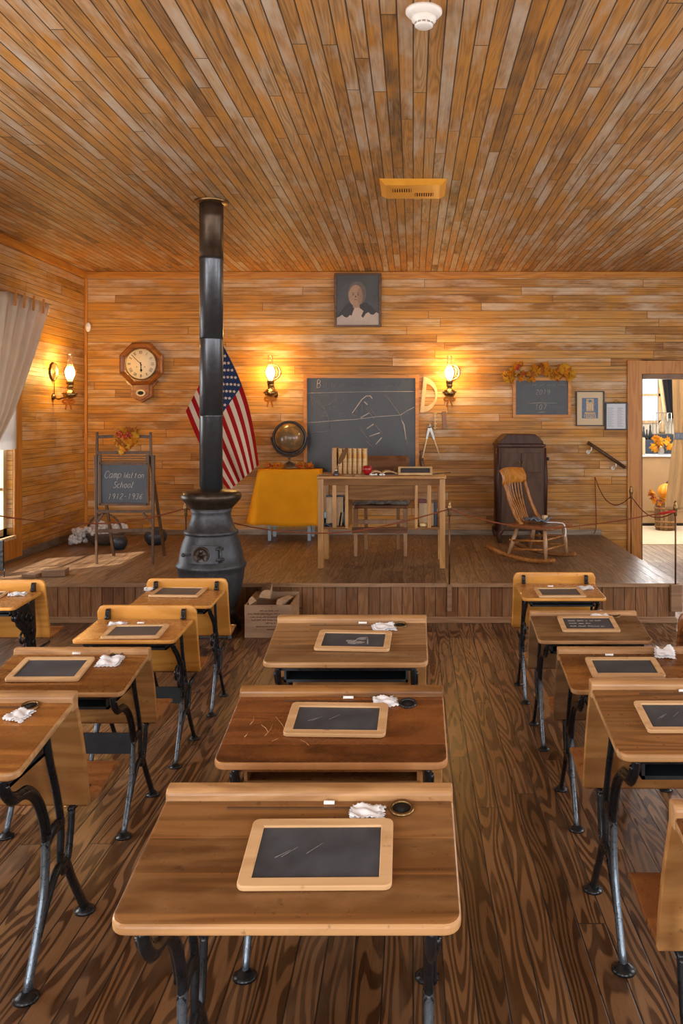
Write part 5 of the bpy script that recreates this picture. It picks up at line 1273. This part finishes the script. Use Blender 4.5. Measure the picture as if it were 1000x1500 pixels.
# ------------------------------------------------------------------ phonograph cabinet
M['mahog'] = wood('dark_mahogany', (.030, .010, .005), (.060, .020, .009), 'Z', K=14, rough=.42, spec=.3); M['mahogf'] = wood('brown_mahogany_front', (.058, .028, .015), (.095, .050, .029), 'Z', K=14, rough=.5, spec=.25)
PY0, PY1 = 8.38, 8.88; sp_ = PY0 / F
pc = thing('phonograph_cabinet', 'dark mahogany phonograph cabinet with domed lid behind the rocking chair', 'cabinet', (P(763.5, 790, PY0).x, (PY0 + PY1) / 2, ZS))
X = lambda px: (px - 763.5) * sp_; Zp = lambda py: H - (py - CY) * sp_ - ZS
hd = (PY1 - PY0) / 2; xw = X(797)
MB().box(-xw, xw, -hd, hd, Zp(778), Zp(655)).build('body', 'mahog', pc, bevel=.006)
MB().box(-xw - .012, xw + .012, -hd - .012, hd + .008, Zp(655), Zp(650.5)).build('cornice', 'mahog', pc, bevel=.005)
k = MB(); a_, b_ = xw - .004, X(788.5); k.prism([(-a_, Zp(650.5)), (a_, Zp(650.5)), (a_ - .012, Zp(646)), (b_, Zp(640)), (b_ - .03, Zp(636.5)), (-b_ + .03, Zp(636.5)), (-b_, Zp(640)), (-a_ + .012, Zp(646))], 'XZ', -hd + .004, hd - .004); k.build('lid', 'mahog', pc, bevel=.006)
MB().box(-xw + .02, xw - .02, -hd - .006, -hd + .002, Zp(776), Zp(656.5)).build('face_frame', 'mahogf', pc, bevel=.002)
for a, b, y0, y1 in ((733.5, 762, 692, 663.5), (763, 792, 692, 663.5), (734, 792, 768, 699)):
    d = MB().box(X(a), X(b), -hd - .016, -hd - .004, Zp(y0), Zp(y1)); do = d.build('door', 'mahogf', pc, bevel=.003)
    if y0 == 692: MB().sphere((X(765.5 if a > 760 else 759.5), -hd - .024, Zp(677)), .010, 10, 8).build('knob', 'brass', do)
for sx in (-1, 1):
    MB().tube([(sx * (xw + .008), -hd + .02, Zp(778)), (sx * (xw + .012), -hd + .02, Zp(700)), (sx * (xw + .004), -hd + .02, Zp(656))], [.020, .026, .018], 10).build('corner_column', 'mahog', pc)
    for sy in (-1, 1): MB().tube(smooth([Vector((sx * (xw - .03), sy * (hd - .03), Zp(777))), Vector((sx * (xw - .0), sy * (hd - .01), Zp(784))), Vector((sx * (xw - .02), sy * (hd - .02), 0.0))], 4), [.028] * 4 + [.022] * 4 + [.018], 10).build('leg', 'mahog', pc)
k = MB().tube([(xw, 0, Zp(672)), (xw + .05, 0, Zp(672)), (xw + .055, -.09, Zp(673))], .007, 8); k.sphere((xw + .055, -.11, Zp(673)), .017, 10, 8); k.build('crank', 'blackframe', pc)

# ------------------------------------------------------------------ rocking chair
M['rock'] = wood('rocker_honey_wood', (.24, .085, .014), (.38, .155, .032), 'Z', K=18, rough=.28); M['rockd'] = wood('rocker_brown_wood', (.17, .065, .018), (.28, .115, .034), 'Z', K=18, rough=.3); M['rockl'] = wood('rocker_worn_wood', (.28, .15, .07), (.42, .26, .14), 'Z', K=18, rough=.35)
M['rockdx'] = wood('rocker_seat_wood', (.15, .055, .016), (.25, .10, .030), 'X', K=18, rough=.3); M['rockx'] = wood('rocker_crest_wood', (.34, .12, .016), (.50, .21, .036), 'X', K=18, rough=.26)
rk = thing('rocking_chair', 'wooden rocking chair with fan spindles and honey-coloured crest rail on the stage', 'rocking chair', (1.085, 7.42, ZS), (0, 0, -math.radians(35)))
# local: +x is forward, +y is the chair's far side
for sy in (-1, 1):
    y = sy * .205; pts = []
    for q in range(17):
        x = -.40 + .66 * q / 16; pts.append(Vector((x, y, .022 + .42 * (x - .05) ** 2 + (.0 if x < .05 else .0))))
    MB().tube(pts, [(.014, .020)] * 17, 8, flat=(0, 1, 0)).build('rocker', 'rockdx' if sy > 0 else 'rock', rk)
    rz = lambda x: .032 + .42 * (x - .05) ** 2
    MB().tube([(.155, sy * .185, .285), (.165, sy * .195, .16), (.175, y, rz(.175))], [.016, .021, .013], 10).build('leg', 'rockl', rk)
    MB().tube([(-.115, sy * .165, .285), (-.15, sy * .185, .16), (-.18, y, rz(-.18))], [.016, .021, .013], 10).build('leg', 'rockl', rk)
    for z in (.11, .185): MB().tube([(-.165 + (z - .11) * .3, sy * .195, z - .01), (.168, sy * .197, z + .01)], .010, 8).build('stretcher', 'rock', rk)
for z in (.12, .20): MB().tube([(.166, -.19, z), (.164, .19, z)], .010, 8).build('stretcher', 'rock', rk)
MB().tube([(-.15, -.18, .15), (-.15, .18, .15)], .010, 8).build('stretcher', 'rockd', rk)
se = rrect(-.20, .24, -.225, .225, .05, 5); k = MB(); n = len(se)
k.add([(x, y, z) for z in (.285, .318) for x, y in se], [tuple(range(n)), tuple(range(2 * n - 1, n - 1, -1))] + [(q, n + q, n + (q + 1) % n, (q + 1) % n) for q in range(n)]); k.build('seat', 'rockdx', rk, bevel=.010, seg=3)
cr0 = Vector((-.235, 0, .655)); cr1 = Vector((-.265, 0, .775))
def crest(u, v): y = (-.205 + .41 * u); c = cr0 + (cr1 - cr0) * v; return Vector((c.x - .045 * math.sin(PI * u) + .02 * math.sin(PI * v), y, c.z + .008 * math.sin(PI * u) * (v * 2 - .6)))
MB().grid(crest, 14, 6).build('crest_rail', 'rockx', rk, solid=.022, bevel=.004)
for sy in (-1, 1):
    MB().tube(smooth([Vector((-.06, sy * .185, .315)), Vector((-.115, sy * .188, .375)), Vector((-.175, sy * .186, .50)), Vector((-.230, sy * .184, .665))], 5), [.019, .018] + [.017] * 14, 10).build('back_post', 'rock', rk)
for q in range(8):
    y = -.125 + .25 * q / 7
    MB().tube(smooth([Vector((-.145, y * .85, .315)), Vector((-.19, y * .95, .42)), Vector((-.222 - .03 * (1 - abs(y) / .2), y * 1.12, .55)), Vector((-.238 - .038 * (1 - abs(y) / .21), y * 1.22, .665))], 4), [(.006, .010)] * 13, 8, flat=(1, 0, 0)).build('spindle', 'rock', rk)
M['plaid'] = fabric('blue_grey_rag', (.16, .20, .27), 200); rn = random.Random(3)
o = MB().grid(lambda u, v: Vector(((u - .5) * .20, (v - .5) * .16, .012 + .014 * math.sin(u * 8 + v * 3) * math.sin(v * 6 + 1) + .012 * math.sin(u * 15))), 18, 12).build('rag', 'plaid', loc=(1.075, 7.38, ZS + .340), rot=(0, 0, .3), solid=.006); tag(o, 'crumpled blue-grey rag on the seat of the rocking chair', 'rag')
o = MB().tube(smooth([Vector((0, 0, .01)), Vector((.05, -.02, .012)), Vector((.10, -.06, .014)), Vector((.135, -.075, .004)), Vector((.15, -.08, -.05)), Vector((.145, -.08, -.10))], 5), .006, 6).build('white_cord', 'clothwhite', loc=(1.15, 7.36, ZS + .318)); tag(o, 'white cord hanging over the front of the rocking chair seat', 'cord')
o = MB().obox((0, 0, .025), (.04, .04, .05), (0, 0, .4)).build('paper_scrap', 'paperold', loc=(1.14, 7.40, ZS + .335), bevel=.006); tag(o, 'small cream scrap beside the rag on the rocking chair', 'paper')

# ------------------------------------------------------------------ posts and rope
M['rope'] = plain('rust_red_rope', (.20, .055, .02), .7, 0, .2, .3, 90, .4); M['ropered'] = plain('red_rope_end', (.42, .02, .015), .7, 0, .2, .3, 90, .4)
PX = [(-20, 6.335), (272, 6.335), (658, 6.335), (989, 6.335)]
def post(label, x, y, z0, z1, block):
    r = thing('barrier_post', label, 'rope post', (x, y, 0), (0, 0, 0), 'brass posts carrying the rope')
    MB().tube([(0, 0, z0), (0, 0, z1 - .05)], .0068, 10).build('pole', 'postmetal', r)
    MB().lathe([(.008, z1 - .115), (.013, z1 - .105), (.010, z1 - .085), (.016, z1 - .065), (.018, z1 - .05), (.014, z1 - .035), (.009, z1 - .022), (.012, z1 - .012), (0, z1)], 16).build('finial', 'brassdark', r)
    if block: MB().box(*block, .095, .295).build('mounting_block', 'blockw', r, bevel=.004)
    return r
zt_ = .916
for (px, y), lab in zip(PX, ('thin brass-topped rope post outside the left edge of the photo', 'thin brass-topped rope post behind the left side of the stove', 'thin brass-topped rope post on the stage front right of the teacher desk', 'thin brass-topped rope post at the right end of the stage front')):
    x = (px - CX) * y / F
    post(lab, x, y, .29, zt_, (-.018, .018, -.012, .012) if px != 989 else (-.042, .042, -.03, .012)) if px > -10 else None
p5 = post('thin brass-topped rope post before the doorway casing on the right side of the stage', (924 - CX) * 7.72 / F, 7.72, .10, zt_ - .0, None)
def rope(label, pts, mat='rope', r=.0055):
    c = Vector(pts[0]); o = MB().tube(smooth([Vector(p) - c for p in pts], 5), r, 6).build('barrier_rope', mat, loc=c); tag(o, label, 'rope', 'ropes along the stage edge'); return o
yr = 6.335
rope('rope sagging across the left end of the stage to the stove', [P(x, y, yr) for x, y in ((-20, 752), (20, 759), (60, 763), (100, 766), (140, 767), (190, 764), (230, 756), (271, 745))])
rope('rope sagging in front of the gold-covered table and the teacher desk', [P(x, y, yr) for x, y in ((273, 745), (310, 757), (345, 767), (380, 774), (420, 779), (470, 781), (520, 778), (560, 771), (610, 759), (657, 746))])
rope('rope sagging in front of the rocking chair', [P(x, y, yr) for x, y in ((659, 746), (700, 759), (745, 769), (800, 773), (850, 770), (905, 763), (950, 755), (988, 749))])
MB().tube([P(x, y, yr - .008) - P(659, 746, yr) for x, y in ((966, 752.5), (978, 750.5), (988, 748.8))], .010, 6).build('red_end', 'ropered', [o for o in bpy.data.objects if o.get('label') == 'rope sagging in front of the rocking chair'][0])
def Pm(px, py, t, a, b): return P(px, py, a + (b - a) * t)
rope('rope from the stage corner post up to the post by the doorway', [Pm(988, 750, 0, yr, 7.72), Pm(972, 757, .3, yr, 7.72), Pm(955, 757, .55, yr, 7.72), Pm(940, 747, .8, yr, 7.72), Pm(924, 727, 1, yr, 7.72)], r=.0045)
rope('rope looping from the doorway post to the wall hook', [Pm(924, 727, 0, 7.72, YB - .03), Pm(913, 736, .3, 7.72, YB - .03), Pm(901, 740, .5, 7.72, YB - .03), Pm(888, 733, .7, 7.72, YB - .03), Pm(878, 717, .85, 7.72, YB - .03), Pm(871, 699, 1, 7.72, YB - .03)], r=.0045)
rope('rope end hanging straight down the back wall at the stage corner', [P(871, 699, YB - .03), P(872, 730, YB - .03), P(873, 765, YB - .03), P(872, 776, YB - .04), P(870, 782, YB - .05)], r=.0045)
hr = thing('handrail', 'short sloping dark wooden handrail on the back wall beside the doorway', 'handrail', P(887, 667, YB - .07)); c = Vector(hr.location)
MB().tube([P(860.5, 648, YB - .07) - c, P(915, 685, YB - .07) - c], .019, 12).build('rail', 'darkwood', hr)
for px, py in ((866, 653), (902, 677)):
    a = P(px, py + 2, YB - .07) - c; w_ = P(px - 5, py + 9, YB - .003) - c
    k = MB().tube([a, a + Vector((0, .0, -.03)), w_], .007, 8); k.lathe([(.022, 0), (.022, .006), (0, .008)], 12, w_, 0, Matrix.Rotation(PI / 2, 3, 'X')); k.build('bracket', 'steelw' if 'steelw' in M else 'chalk', hr)

# ------------------------------------------------------------------ ceiling fittings
M['ventpaint'] = plain('orange_painted_metal', (.78, .34, .04), .4, .0, .4, .08, 12)
vt = thing('ceiling_vent', 'orange painted air vent with two rows of slots in the ceiling', 'air vent', (0.0, 5.70, ZC))
a = .218; k = MB()
k.add([(-a, -a, 0), (a, -a, 0), (a, a, 0), (-a, a, 0), (-a * .84, -a * .78, -.03), (a * .84, -a * .78, -.03), (a * .84, a * .78, -.03), (-a * .84, a * .78, -.03)], [(0, 1, 5, 4), (1, 2, 6, 5), (2, 3, 7, 6), (3, 0, 4, 7), (4, 5, 6, 7)])
k.build('cover', 'ventpaint', vt, bevel=.004)
for x0, x1, y0, y1 in ((-.135, -.012, .0 - .085, -.005), (.012, .135, .02, .10)):
    MB().box(x0, x1, y0, y1, -.032, -.0305).build('slot', 'dark', vt)
    k = MB()
    for q in range(8): x = x0 + (x1 - x0) * (q + .5) / 8; k.box(x - .0035, x + .0035, y0, y1, -.036, -.031)
    k.build('louvre', 'ventpaint', vt)
M['white_plastic'] = plain('white_plastic', (.80, .76, .70), .45, 0, .4, .03)
sd = thing('smoke_detector', 'round white smoke detector on the ceiling', 'smoke detector', (.040, 3.22, ZC))
MB().lathe([(.069, 0), (.069, -.010), (.062, -.018), (.048, -.026)], 36).build('base', 'white_plastic', sd)
MB().lathe([(.048, -.024), (.046, -.040), (.036, -.046), (.034, -.060), (.028, -.064), (0, -.064)], 36).build('head', 'white_plastic', sd)
k = MB()
for q in range(12): t = q * PI / 6; k.obox((.0352 * math.cos(t), .0352 * math.sin(t), -.053), (.003, .012, .006), (0, 0, t))
k.build('slots', 'greycov', sd)

# ------------------------------------------------------------------ curtain and shade at the left window
M['curtain'] = fabric('cream_curtain', (.90, .78, .63), 260, .40); M['shade'] = fabric('white_shade', (.74, .72, .70), 260, .35)
M['pin'] = wood('clothespin_wood', (.50, .20, .04), (.62, .28, .07), 'Z', K=10)
xr = XL + .10; ct = thing('window_curtain', 'cream curtain pinned along its top and swept to the left of the window', 'curtain', (xr, 7.2, 0))
def right_edge(z):
    tab = [(2.60, 7.87), (2.46, 7.79), (2.05, 7.50), (1.60, 7.13), (1.45, 6.97), (1.20, 6.68), (.85, 6.62)]
    for (z0, y0), (z1, y1) in zip(tab, tab[1:]):
        if z1 <= z <= z0: return y0 + (y1 - y0) * (z0 - z) / (z0 - z1)
    return tab[0][1] if z > 2.6 else tab[-1][1]
def cfn(u, v):
    z = 2.57 - 1.70 * v; r_ = right_edge(z); l_ = 6.02 + .33 * min(1, v * 1.2); y = l_ + (r_ - l_) * u
    fold = .022 * math.sin(u * 60) + .010 * math.sin(u * 117 + 2); return Vector((fold * (1.0 if v > .03 else .35) + .02 * v, y - 7.2, z + (.01 * math.sin(u * 46) if v == 0 else 0)))
MB().grid(cfn, 110, 24).build('drape', 'curtain', ct, solid=.002)
MB().grid(lambda u, v: Vector((.01 * math.sin(u * 5), 7.78 + .10 * u - 7.2, 2.57 - .10 * v * (1 - .2 * u))), 3, 3).build('hem_corner', 'curtain', ct, solid=.002)
for yy in (7.16, 7.32, 7.50, 7.70): MB().bar((.02, yy - 7.2, 2.60), (.025, yy - .03 - 7.2, 2.47), .016, .014, up=(1, 0, 0)).build('clothespin', 'pin', ct)
MB().tube([(0, 5.9 - 7.2, 2.575), (0, 7.92 - 7.2, 2.575)], .004, 6).build('wire', 'steel', ct)
o = MB().box(XL + .026, XL + .030, 6.22, 7.36, 1.26, 2.46).build('roller_shade', 'shade'); tag(o, 'white roller shade half drawn inside the left window', 'window shade')
# curtains added at the unseen left windows to keep sun off the desks
def drawn(name, axis, x, a, b, z0, z1):
    r = MB()
    fn = (lambda u, v: Vector((x + .02 * math.sin(u * 60), a + (b - a) * u, z0 + (z1 - z0) * v))) if axis == 'Y' else (lambda u, v: Vector((a + (b - a) * u, x + .02 * math.sin(u * 60), z0 + (z1 - z0) * v)))
    return r.grid(fn, 60, 2).build('window_curtain', 'curtain', solid=.002)
for k_, (a, b) in enumerate(LW[:2]): tag(drawn('c', 'Y', XL + .08, a - .12, b + .12, .45, 2.5), 'drawn cream curtain on the left wall behind the camera' if k_ == 0 else 'drawn cream curtain on the left wall outside the photo', 'curtain')

# ------------------------------------------------------------------ doorway curtain and the room beyond
M['dcurtain'] = fabric('cream_door_curtain', (.88, .72, .48), 260, .5); M['band'] = fabric('pale_blue_band', (.42, .50, .60), 200)
dcy = YB + .20; dc = thing('doorway_curtain', 'cream curtain tied with a pale blue band in the doorway', 'curtain', (3.0, dcy, 0)); s_ = dcy / F
def dedge(py):
    tab = [(548, 984), (600, 985.5), (636, 987.5), (642, 987), (655, 984), (700, 979), (746, 973.5)]
    for (p0, x0), (p1, x1) in zip(tab, tab[1:]):
        if p0 <= py <= p1: return x0 + (x1 - x0) * (py - p0) / (p1 - p0)
def dfn(u, v):
    py = 548 + 198 * v; x0 = (dedge(py) - CX) * s_; tie = math.exp(-((py - 640) / 26) ** 2); x1 = x0 + .42 - .16 * tie + (.05 if py > 650 else 0)
    return Vector((x0 + (x1 - x0) * u - 3.0, (.035 - .02 * tie) * math.sin(u * 34) + .01 * math.sin(u * 71), H - (py - CY) * s_))
MB().grid(dfn, 80, 40).build('drape', 'dcurtain', dc, solid=.003)
MB().grid(lambda u, v: dfn(u, (634 + 10 * v - 548) / 198) + Vector((0, -.022 - .01 * math.sin(PI * u), 0)), 30, 2).build('tie_band', 'band', dc, solid=.004)
M['tan'] = plain('tan_painted_panel', (.40, .26, .14), .6, 0, .3, .06, 5); M['tand'] = plain('dark_kick', (.03, .02, .015), .7)
cb = thing('counter', 'tan painted counter in the room beyond the doorway', 'counter', (4.0, 12.25, 0)); zc = H - (666 - CY) * 12.0 / F
MB().box(-1.0, .9, -.25, .45, .05, zc - .03).build('body', 'tan', cb); MB().box(-1.0, .9, -.22, .45, 0, .05).build('kick_board', 'tand', cb); MB().box(-1.0, .9, -.27, .45, zc - .03, zc).build('worktop', 'paper', cb, bevel=.003)
MB().box(-.98, .88, -.262, -.25, .22, .25).build('rail', 'tan', cb)
# window of the far room
k = MB(); a0, a1, z0, z1 = AW
for x in (a0, a1 - .04): k.box(x, x + .04, YF - .02, YF + .03, z0, z1)
for z in (z0, z1 - .04, (z0 + z1) / 2 - .02): k.box(a0, a1, YF - .02, YF + .03, z, z + .04)
o = struct(k.build('window_annex', 'sash')); struct(MB().box(a0, a1, YF + .008, YF + .012, z0, z1).build('window_pane', 'pane', o))
M['blackcloth'] = fabric('charcoal_drape', (.022, .022, .028), 150)
o = MB().grid(lambda u, v: Vector((.0 + (.34 - .10 * v) * u + .13 * (v) - .02, .02 * math.sin(u * 25), 1.0 - 1.0 * v)), 24, 8).build('dark_drape', 'blackcloth', loc=(3.70, YF - .12, 1.56 - .02), solid=.004); tag(o, 'charcoal drape beside the bright window beyond the doorway', 'curtain')
o.location.z = 1.52
o = MB().grid(lambda u, v: Vector((.045 * u + .13 * v, .01 * math.sin(u * 20), .95 - .95 * v)), 6, 6).build('pale_drape', 'dcurtain', loc=(3.62, YF - .14, 1.50), solid=.004); tag(o, 'narrow cream drape slanting along the window beyond the doorway', 'curtain')
# things on the counter
cy_ = 12.2; zt_ = zc
bcg = thing('display_cage', 'small glass and wire display case on the counter beyond the doorway', 'display case', (P(976, 638, cy_).x, cy_ + .22, H - (640 - CY) * cy_ / F)); 
k = MB(); a = .11
for sx in (-1, 1):
    for sy in (-1, 1): k.box(sx * a - .005, sx * a + .005, sy * .09 - .005, sy * .09 + .005, 0, .31)
for z in (.0, .305): 
    for s2 in (-1, 1): k.box(-a, a, s2 * .09 - .005, s2 * .09 + .005, z, z + .01).box(s2 * a - .005, s2 * a + .005, -.09, .09, z, z + .01)
for q in range(7): k.tube([(-a + 2 * a * q / 6, -.09, 0), (-a + 2 * a * q / 6, -.09, .31)], .002, 5)
k.build('frame', 'pewter', bcg)
MB().lathe([(.04, .01), (.05, .05), (.03, .10), (.045, .15), (.02, .19), (0, .2)], 16).build('ornament', 'manila', bcg)
MB().box(-.13, .13, -.12, .12, -.28, 0).build('dark_stand', 'potdark', bcg); bcg.location.z = zt_ + .28
fv = [P(x, y, 12.05) for x, y in ((960, 640), (963, 648), (958, 656), (970, 646), (976, 648), (981, 653), (967, 652))]
leaves('flower_arrangement', 'orange flower arrangement on the counter beyond the doorway', 'flowers', fv, 36, .06, (.03, .03, .04), 31, 0, ('leaf_o', 'leaf_y', 'leaf_o'))
v = [o for o in bpy.data.objects if o.name.startswith('flower_arrangement')][0]; c = Vector(v.location)
MB().lathe([(.035, zt_ + .003 - c.z), (.045, zt_ + .05 - c.z), (.03, zt_ + .10 - c.z), (.035, zt_ + .12 - c.z)], 16, (0, 0, 0)).build('vase', 'steel', v)
for i, (px, w_, h_) in enumerate(((942.5, .022, .20), (947, .020, .15), (952, .026, .22))):
    o = MB().lathe([(w_, 0), (w_ * 1.1, h_ * .3), (w_ * .5, h_ * .7), (w_ * .6, h_ * .85), (w_ * .3, h_)], 14).build('dark_bottle', 'potdark', loc=(P(px, 0, 12.4).x, 12.4, zt_ + .20)); tag(o, ('leftmost dark bottle on the shelf box before the far window', 'small middle dark bottle on the shelf box before the far window', 'tallest dark bottle on the shelf box before the far window')[i], 'bottle', 'dark bottles before the far window')
o = MB().box(-.13, .09, -.08, .08, 0, .20).build('shelf_box', 'bookblue', loc=(P(947, 0, 12.4).x, 12.4, zt_), bevel=.004); tag(o, 'dark blue box on the counter under the dark bottles', 'box')
o = MB().box(-.035, .035, -.02, .02, 0, .24).build('pale_board', 'dcurtain', loc=(P(942, 0, 12.02).x, 12.06, zt_), bevel=.01); tag(o, 'cream upright board at the left end of the counter beyond the doorway', 'board')
# barrel, pumpkin, leaves
by = 11.6; bx = P(974, 777, by).x
M['barrel'] = boards('barrel_staves', 'X', 'Z', .05, 3, [(0, (.22, .12, .05)), (1, (.33, .19, .085))], K=20, rough=.5)
br = thing('barrel', 'small wooden barrel in the room beyond the doorway', 'barrel', (bx, by, 0.008))
MB().lathe([(.125, 0), (.14, .10), (.145, .22), (.135, .35), (.125, .40), (.118, .40), (.118, .385), (0, .385)], 28).build('staves', 'barrel', br)
for z, r_ in ((.05, .136), (.12, .145), (.30, .144), (.375, .133)): MB().lathe([(r_, z - .012), (r_ + .004, z - .012), (r_ + .004, z + .012), (r_, z + .012)], 28).build('hoop', 'rule', br)
M['pumpkin'] = plain('orange_pumpkin', (.75, .30, .02), .45)
pk = thing('pumpkin', 'orange pumpkin on the barrel beyond the doorway', 'pumpkin', (bx + .02, by, .41)); k = MB()
k.grid(lambda u, v: Vector(((.12 * math.sin(PI * v) * (1 + .07 * math.cos(u * 2 * PI * 10))) * math.cos(2 * PI * u), (.12 * math.sin(PI * v) * (1 + .07 * math.cos(u * 2 * PI * 10))) * math.sin(2 * PI * u), .115 - .115 * math.cos(PI * v) * (1 - .1 * math.sin(PI * v)))), 60, 14); k.build('flesh', 'pumpkin', pk)
MB().tube([(0, 0, .215), (.01, 0, .25), (.035, 0, .27)], [.018, .012, .010], 8).build('stem', 'bark', pk)
lv = [P(x, y, by - .13) for x, y in ((957, 727), (960, 733), (966, 735), (972, 732), (955, 722))]
leaves('leaf_wreath', 'orange leaves with red berries around the pumpkin on the barrel', 'leaf decoration', lv, 26, .045, (.03, .03, .03), 41, 8)

# ------------------------------------------------------------------ light
wd = bpy.data.worlds.new('sky'); sc.world = wd; wd.use_nodes = True
wd.node_tree.nodes['Background'].inputs[0].default_value = (.78, .88, 1, 1); wd.node_tree.nodes['Background'].inputs[1].default_value = 1.6
def area(name, loc, rot, sx, sy, e, col):
    l = bpy.data.lights.new(name, 'AREA'); l.shape = 'RECTANGLE'; l.size = sx; l.size_y = sy; l.energy = e; l.color = col
    o = bpy.data.objects.new(name, l); COL.objects.link(o); o.location = loc; o.rotation_euler = rot; return o
DAY = (.97, .97, .97)
for k_, (a, b) in enumerate(BW): area('rear_window_daylight', ((a + b) / 2, YR + .03, 1.6), (PI / 2, 0, 0), 1.15, 1.7, 120 * DK, DAY)
for k_, (a, b) in enumerate(RW): area('right_window_daylight', (XR - .05, (a + b) / 2, 1.5), (PI / 2, 0, PI / 2), 1.05, 1.8, (70 if k_ < 2 else 45) * DK, DAY)
for k_, (a, b) in enumerate(LW[:2]): area('left_window_daylight', (XL + .14, (a + b) / 2, 1.5), (PI / 2, 0, -PI / 2), 1.05, 1.8, 70 * DK, DAY)
area('left_stage_window_daylight', (XL - .20, 6.8, 1.4), (PI / 2, 0, -PI / 2), 1.05, 1.8, 60 * DK, DAY)
area('further_room_fill', (3.3, 11.0, 2.66), (0, 0, 0), 1.6, 1.6, 95, (1, .93, .82))  # fill lamp added under the annex ceiling to brighten the further room
area('further_room_fill', (3.0, 9.5, 2.66), (0, 0, 0), 1.0, .6, 30, (1, .93, .82))  # second added fill, close to the doorway, to lift its curtain
area('further_window_daylight', (3.56, YF - .03, 1.9), (-PI / 2, 0, 0), .34, .8, 26, (.95, .97, 1))
s = bpy.data.lights.new('sun', 'SUN'); s.energy = 28.0; s.color = (1, .93, .82); s.angle = .009
so = bpy.data.objects.new('sun', s); COL.objects.link(so); so.rotation_euler = Vector((1, .55, -1.0)).to_track_quat('-Z', 'Y').to_euler()
